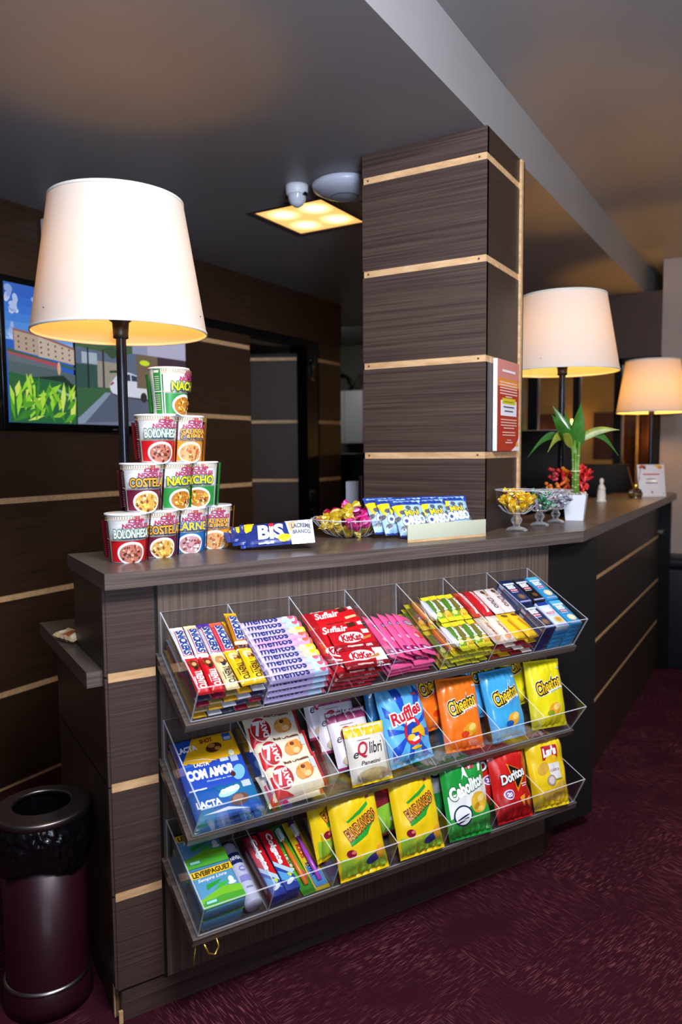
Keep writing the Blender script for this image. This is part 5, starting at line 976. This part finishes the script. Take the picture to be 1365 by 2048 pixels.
b = MB(); b.lathe([(.046, -.0515), (.048, -.0535), (.050, -.0510)], mat('grey_ring', '#70747e', .4), 48); b.build('ring', ap)
P_ = V((-1.37, 2.48, CZ)); cc = empty('bullet_camera', T(*P_), 'small grey camera on the ceiling beside the pillar, below the round disc', 'camera')
b = MB(); b.lathe([(.001, 0), (.032, 0), (.032, -.03), (.028, -.045), (.001, -.045)], mat('grey_plastic', '#7d7a7c', .4), 24); b.build('housing', cc)
b = MB(); b.lathe([(.020, -.043), (.016, -.06), (.001, -.066)], M_BLKP, 20); b.build('lens', cc)
b = MB(); b.bbox(-2.56, -2.50, 1.99, 2.035, 2.135, 2.215, M_WHITE, .006); tag(b.build('wall_sensor'), 'white sensor high on the left wall, peeking out behind the big lampshade', 'sensor')
# ------------------------------------------------------------------ television
tv = empty('television', T(-2.53, 2.272, 1.675) @ RZ(90), 'flat television on the brown wall showing gardens, a building and a white car', 'television')
b = MB(); b.bbox(-.497, .497, .0, .032, -.288, .288, M_BLKP, .004); b.build('housing', tv)
tvl = [('r', -478, -258, -172, 262, '#2458b4')]
rnd = random.Random(21)
for k, c_ in enumerate(('#2a60bc', '#3068c2', '#3a74c8', '#4a82ce', '#6696d4', '#86aadc')): tvl.append(('p', [(-478, 262-k*34-40), (-172, 262-k*28-60), (-172, 40), (-478, 60)], c_))
for (cx, cy, rx, ry) in ((-456, 210, 40, 50), (-440, 160, 22, 26), (-300, 214, 60, 30), (-220, 236, 50, 26), (-250, 196, 50, 20), (-470, 90, 30, 50), (-440, 70, 30, 22), (-330, 120, 40, 5)):
    for q in range(9): tvl.append(('e', cx+rnd.uniform(-1, 1)*rx*.7, cy+rnd.uniform(-1, 1)*ry*.6, rx*rnd.uniform(.25, .5), ry*rnd.uniform(.2, .45), rnd.choice(['#8ea6d2', '#a2b4dc', '#b6c2e2', '#7e9acc']), rnd.uniform(-20, 20)))
tvl = [o for o in tvl if not (o[0] == 'e' and (o[1]-o[3] < -478 or o[1]+o[3] > -172 or o[2]+o[4] > 260))]
tvl += [('p', [(-450, 95), (-330, 82), (-172, 50), (-172, 20), (-450, 50)], '#8a5c58'), ('p', [(-446, 86), (-330, 74), (-172, 40), (-172, -20), (-446, 14)], '#a89484'), ('p', [(-340, 74), (-172, 40), (-172, -16), (-340, -2)], '#b8a898')]
for k in range(3):
    for j in range(8): tvl.append(('r', -432+j*33, 62-k*20-j*4, -424+j*33, 70-k*20-j*4, '#5a5448'))
tvl += [('p', [(-478, 20), (-440, 10), (-172, -30), (-172, -40), (-478, 6)], '#3a5a3a'), ('p', [(-478, 6), (-250, -22), (-240, -60), (-478, -34)], '#a04858'), ('p', [(-478, -2), (-236, -40), (-236, -62), (-478, -40)], '#5a6670'), ('p', [(-478, -28), (-236, -50), (-172, -60), (-172, -110), (-350, -92), (-478, -110)], '#4a5c60'), ('e', -250, -40, 8, 26, '#c8a080'), ('p', [(-478, -70), (-330, -88), (-172, -96), (-172, -258), (-478, -258)], '#1f5a34'), ('p', [(-380, -84), (-240, -92), (-172, -140), (-172, -110), (-230, -66)], '#16301f'), ('p', [(-260, -120), (-172, -150), (-172, -160), (-260, -130)], '#8ab0a0')]
rnd = random.Random(4)
for k in range(46):
    x = rnd.uniform(-470, -185); y = rnd.uniform(-262, -150); L_ = rnd.uniform(50, 130); a = rnd.uniform(.9, 2.3) if k % 4 else rnd.uniform(.2, .7); w_ = rnd.uniform(6, 15)
    tx, ty = x+L_*math.cos(a), y+L_*math.sin(a); tx = max(-477, min(-174, tx)); ty = min(-70, ty); nx_, ny_ = -math.sin(a)*w_, math.cos(a)*w_; mx_, my_ = (x+tx)/2, (y+ty)/2
    pts = [(x, y), (mx_-nx_, my_-ny_), (tx, ty), (mx_+nx_, my_+ny_)]; pts = [(max(-477, min(-174, p_[0])), max(-257, p_[1])) for p_ in pts]
    tvl.append(('p', pts, rnd.choice(['#7fb82a', '#a4d23c', '#4f9a22', '#c4d860', '#2f7a2a', '#8ccc30'])))
tvl += [('r', -170, -258, 478, 262, '#56637a'), ('r', -170, 60, 478, 262, '#8a90ac'), ('p', [(-170, 60), (60, 40), (140, 60), (140, 140), (60, 200), (-170, 170)], '#3f5a3c'), ('r', -140, -6, -60, 40, '#9aa8b8'), ('r', -170, -110, 10, -10, '#2a4a44'), ('p', [(-60, 10), (90, 10), (90, -100), (-60, -100)], '#8f887c'), ('r', -112, -150, -104, 60, '#10181c'), ('r', -32, -120, -22, 60, '#2c2a28'), ('p', [(-170, -110), (20, -100), (130, -110), (-170, -230)], '#2f5a38'), ('p', [(-170, -236), (-20, -120), (10, -120), (-130, -258), (-170, -258)], '#7c8ca4'), ('p', [(-140, -258), (10, -122), (478, -130), (478, -258)], '#4c566c'),
        ('p', [(4, -84), (8, -108), (24, -126), (60, -134), (230, -140), (236, -90), (216, -62), (180, -40), (120, -26), (76, -28), (44, -44), (26, -62)], '#c8ccda'), ('p', [(10, -118), (30, -130), (230, -146), (236, -136), (60, -130)], '#2a3040'), ('p', [(70, -52), (88, -36), (122, -33), (124, -62), (80, -64)], '#28344e'), ('p', [(130, -62), (128, -34), (160, -40), (196, -62)], '#28344e'), ('p', [(6, -84), (22, -70), (30, -78), (10, -90)], '#8a3440'), ('e', 68, -124, 21, 23, '#14161e'), ('e', 68, -124, 13, 14, '#6a7080'), ('e', 200, -130, 20, 22, '#14161e'), ('p', [(-30, 60), (30, 80), (60, 40), (20, 24)], '#334a34'), ('p', [(4, -26), (60, -20), (64, -30), (6, -36)], '#1f3a30'), ('p', [(-170, -258), (-120, -250), (300, -230), (478, -240), (478, -258)], '#646c84'), ('r', 230, 60, 478, 200, '#a8a6c0'), ('r', 160, -90, 300, 60, '#6a5a48'), ('e', 210, 24, 30, 12, '#c8d82a'), ('p', [(240, -60), (478, -40), (478, -180), (300, -160)], '#20222c'), ('e', 290, -120, 40, 30, '#8f8fb0'), ('r', 290, -30, 478, 60, '#3a2a34')]
b = MB(); b.box(-.480, .480, -.001, .001, -.260, .264, pm('#101418', 'm')); decal(b, tvl, lambda x, z, e: V((x, -.0012-e, z)), maxe=0, fin='e', step=.00008); b.build('screen', tv)
b = MB(); decal(b, [('r', -14, -1.5, 14, 1.5, '#6a6a72')], lambda x, z, e: V((x+.04, -.001-e, z-.276)), maxe=0, fin='m'); b.build('maker_mark', tv)
# ------------------------------------------------------------------ wrappers on the staff desk
WR = pillow('paper_wrapper', 90, 44, 12, '#cdb288', [('r', -6, -16, 22, 14, '#b0542c'), ('e', -28, 0, 10, 10, '#e8dcc4'), ('r', 26, -16, 40, 14, '#e0d0b0')], fin='m', seed=200, wr=.006, nx=14, nz=10)
put(WR, 'snack_wrapper', T(-.01, .33, .832) @ RZ(-60) @ RX(-72) @ RY(8), 'crumpled beige wrapper lying on the lower worktop, nearest its end', 'wrapper', 'crumpled wrappers on the lower worktop')
put(WR, 'snack_wrapper', T(.055, .30, .850) @ RZ(-30) @ RX(-15) @ RY(40), 'beige wrapper with an orange patch standing crumpled against the counter back', 'wrapper', 'crumpled wrappers on the lower worktop')
# ------------------------------------------------------------------ litter bin
bp_ = col(59, 1.715, 0); bn = empty('litter_bin', T(*bp_), 'round burgundy litter bin with black bag and steel ring lid, beside the counter end', 'litter bin')
M_BURG = mat('burgundy_metal', '#2c0816', .38, .2, .25); BR = .099; BH = .475
b = MB(); b.lathe([(.001, .002), (BR+.002, .002), (BR+.002, .03), (BR, .034), (BR, .06), (BR-.004, .064), (BR-.006, .07), (BR-.006, BH-.03), (BR-.008, BH-.03), (BR-.010, .08)], M_BURG, 48); b.build('body', bn)
b = MB(); b.lathe([(BR-.003, .062), (BR+.001, .064), (BR+.002, .069), (BR-.004, .072)], M_CHR, 48); b.build('foot_ring', bn)
def crk(a, z): return .022*math.sin(a*17+z*90)+.018*math.sin(a*31-z*140)+.02*noise.noise(V((math.cos(a)*4, math.sin(a)*4, z*50)))
M_BAG = mat('black_bin_bag', '#060609', .18, coat=.4)
b = MB(); b.lathe([(BR*.66, BH-.09), (BR*.72, BH-.03), (BR*.76, BH-.004)], M_BAG, 120, wob=crk)
n_ = 180; rows = 22; vs = []
for k in range(n_):
    a_ = 2*PI*k/n_
    for j in range(rows+1):
        t_ = j/rows; z_ = BH-.008-t_*.118-.012*math.sin(a_*3+1)*t_; f_ = math.sin(PI*min(1, t_*.93+.04))
        w1_ = noise.noise(V((math.cos(a_)*5, math.sin(a_)*5, z_*34+a_*1.5))); w2x = noise.noise(V((math.cos(a_)*13+4, math.sin(a_)*13, z_*110)))
        rr_ = BR+.002+.011*f_+(.011*abs(w1_)**.8+.006*w2x)*min(1, t_*4)*(1.15-t_*.6); vs.append((rr_*math.cos(a_), rr_*math.sin(a_), z_))
b.add(vs, [(k*(rows+1)+j, ((k+1) % n_)*(rows+1)+j, ((k+1) % n_)*(rows+1)+j+1, k*(rows+1)+j+1) for k in range(n_) for j in range(rows)], M_BAG, True)
b.lathe([(.001, BH-.15), (BR*.5, BH-.13), (BR*.66, BH-.09)], M_BAG, 64, wob=crk); b.build('bin_bag', bn)
b = MB(); b.lathe([(BR*.655, BH-.006), (BR*.66, BH+.003), (BR*.675, BH+.005), (BR*.70, BH+.004), (BR*.98, BH-.001), (BR+.007, BH-.002), (BR+.009, BH-.005), (BR+.009, BH-.018), (BR+.006, BH-.019), (BR, BH-.01), (BR*.8, BH-.004), (BR*.68, BH-.004)], mat('lid_steel', '#84797a', .34, 1), 64, closed=True); b.build('ring_lid', bn)
# ------------------------------------------------------------------ light
def area(name, loc, to, sx, sy, en, colr):
    l = bpy.data.lights.new(name, 'AREA'); l.shape = 'RECTANGLE'; l.size = sx; l.size_y = sy; l.energy = en; l.color = colr
    o = bpy.data.objects.new(name, l); COL.objects.link(o); o.location = loc; o.rotation_euler = (V(to)-V(loc)).to_track_quat('-Z', 'Y').to_euler(); return o
area('cool_fill_light', (2.0, -1.5, 1.9), (-1.2, 1.8, 1.2), 1.8, 1.6, L_FILL, (.84, .90, 1.0))  # soft cool fill added behind the camera, not an actual window
area('lobby_downlight', (.16, .62, 2.40), (-.85, 1.75, .60), .7, .7, L_DOWN, (.95, .96, 1.0))
area('ceiling_fill_light', (.9, -.6, 1.5), (.72, -.25, 2.4), .6, .6, L_UP, (.62, .75, 1.0))  # unseen cool source added, aimed up to brighten the ceilings and the step
lp_ = bpy.data.lights.new('warm_fill_light', 'POINT'); lp_.energy = L_LOB; lp_.color = (1, .70, .42); lp_.shadow_soft_size = .12; lo_ = bpy.data.objects.new('warm_fill_light', lp_); COL.objects.link(lo_); lo_.location = (.95, 3.3, 1.75)  # warm point fill added out of view for the higher ceiling and long front
area('corridor_light', (-1.3, 6.2, 2.2), (-1.3, 6.4, 0), 1.6, .5, L_COR, (1.0, .72, .38))
area('office_light', (-3.3, 5.0, 2.2), (-3.2, 5.6, 1), .6, .6, L_OFF, (.95, .95, .9))
w = bpy.data.worlds.new('world'); SC.world = w; w.use_nodes = True; w.node_tree.nodes['Background'].inputs[0].default_value = (.55, .6, .75, 1); w.node_tree.nodes['Background'].inputs[1].default_value = W_ES
SC.view_settings.view_transform = 'Standard'; SC.view_settings.look = 'None'; SC.view_settings.exposure = 0; SC.view_settings.gamma = 1
SC.cycles.use_denoising = True; SC.cycles.max_bounces = 10; SC.cycles.transparent_max_bounces = 24; SC.cycles.transmission_bounces = 8; SC.cycles.sample_clamp_indirect = 6
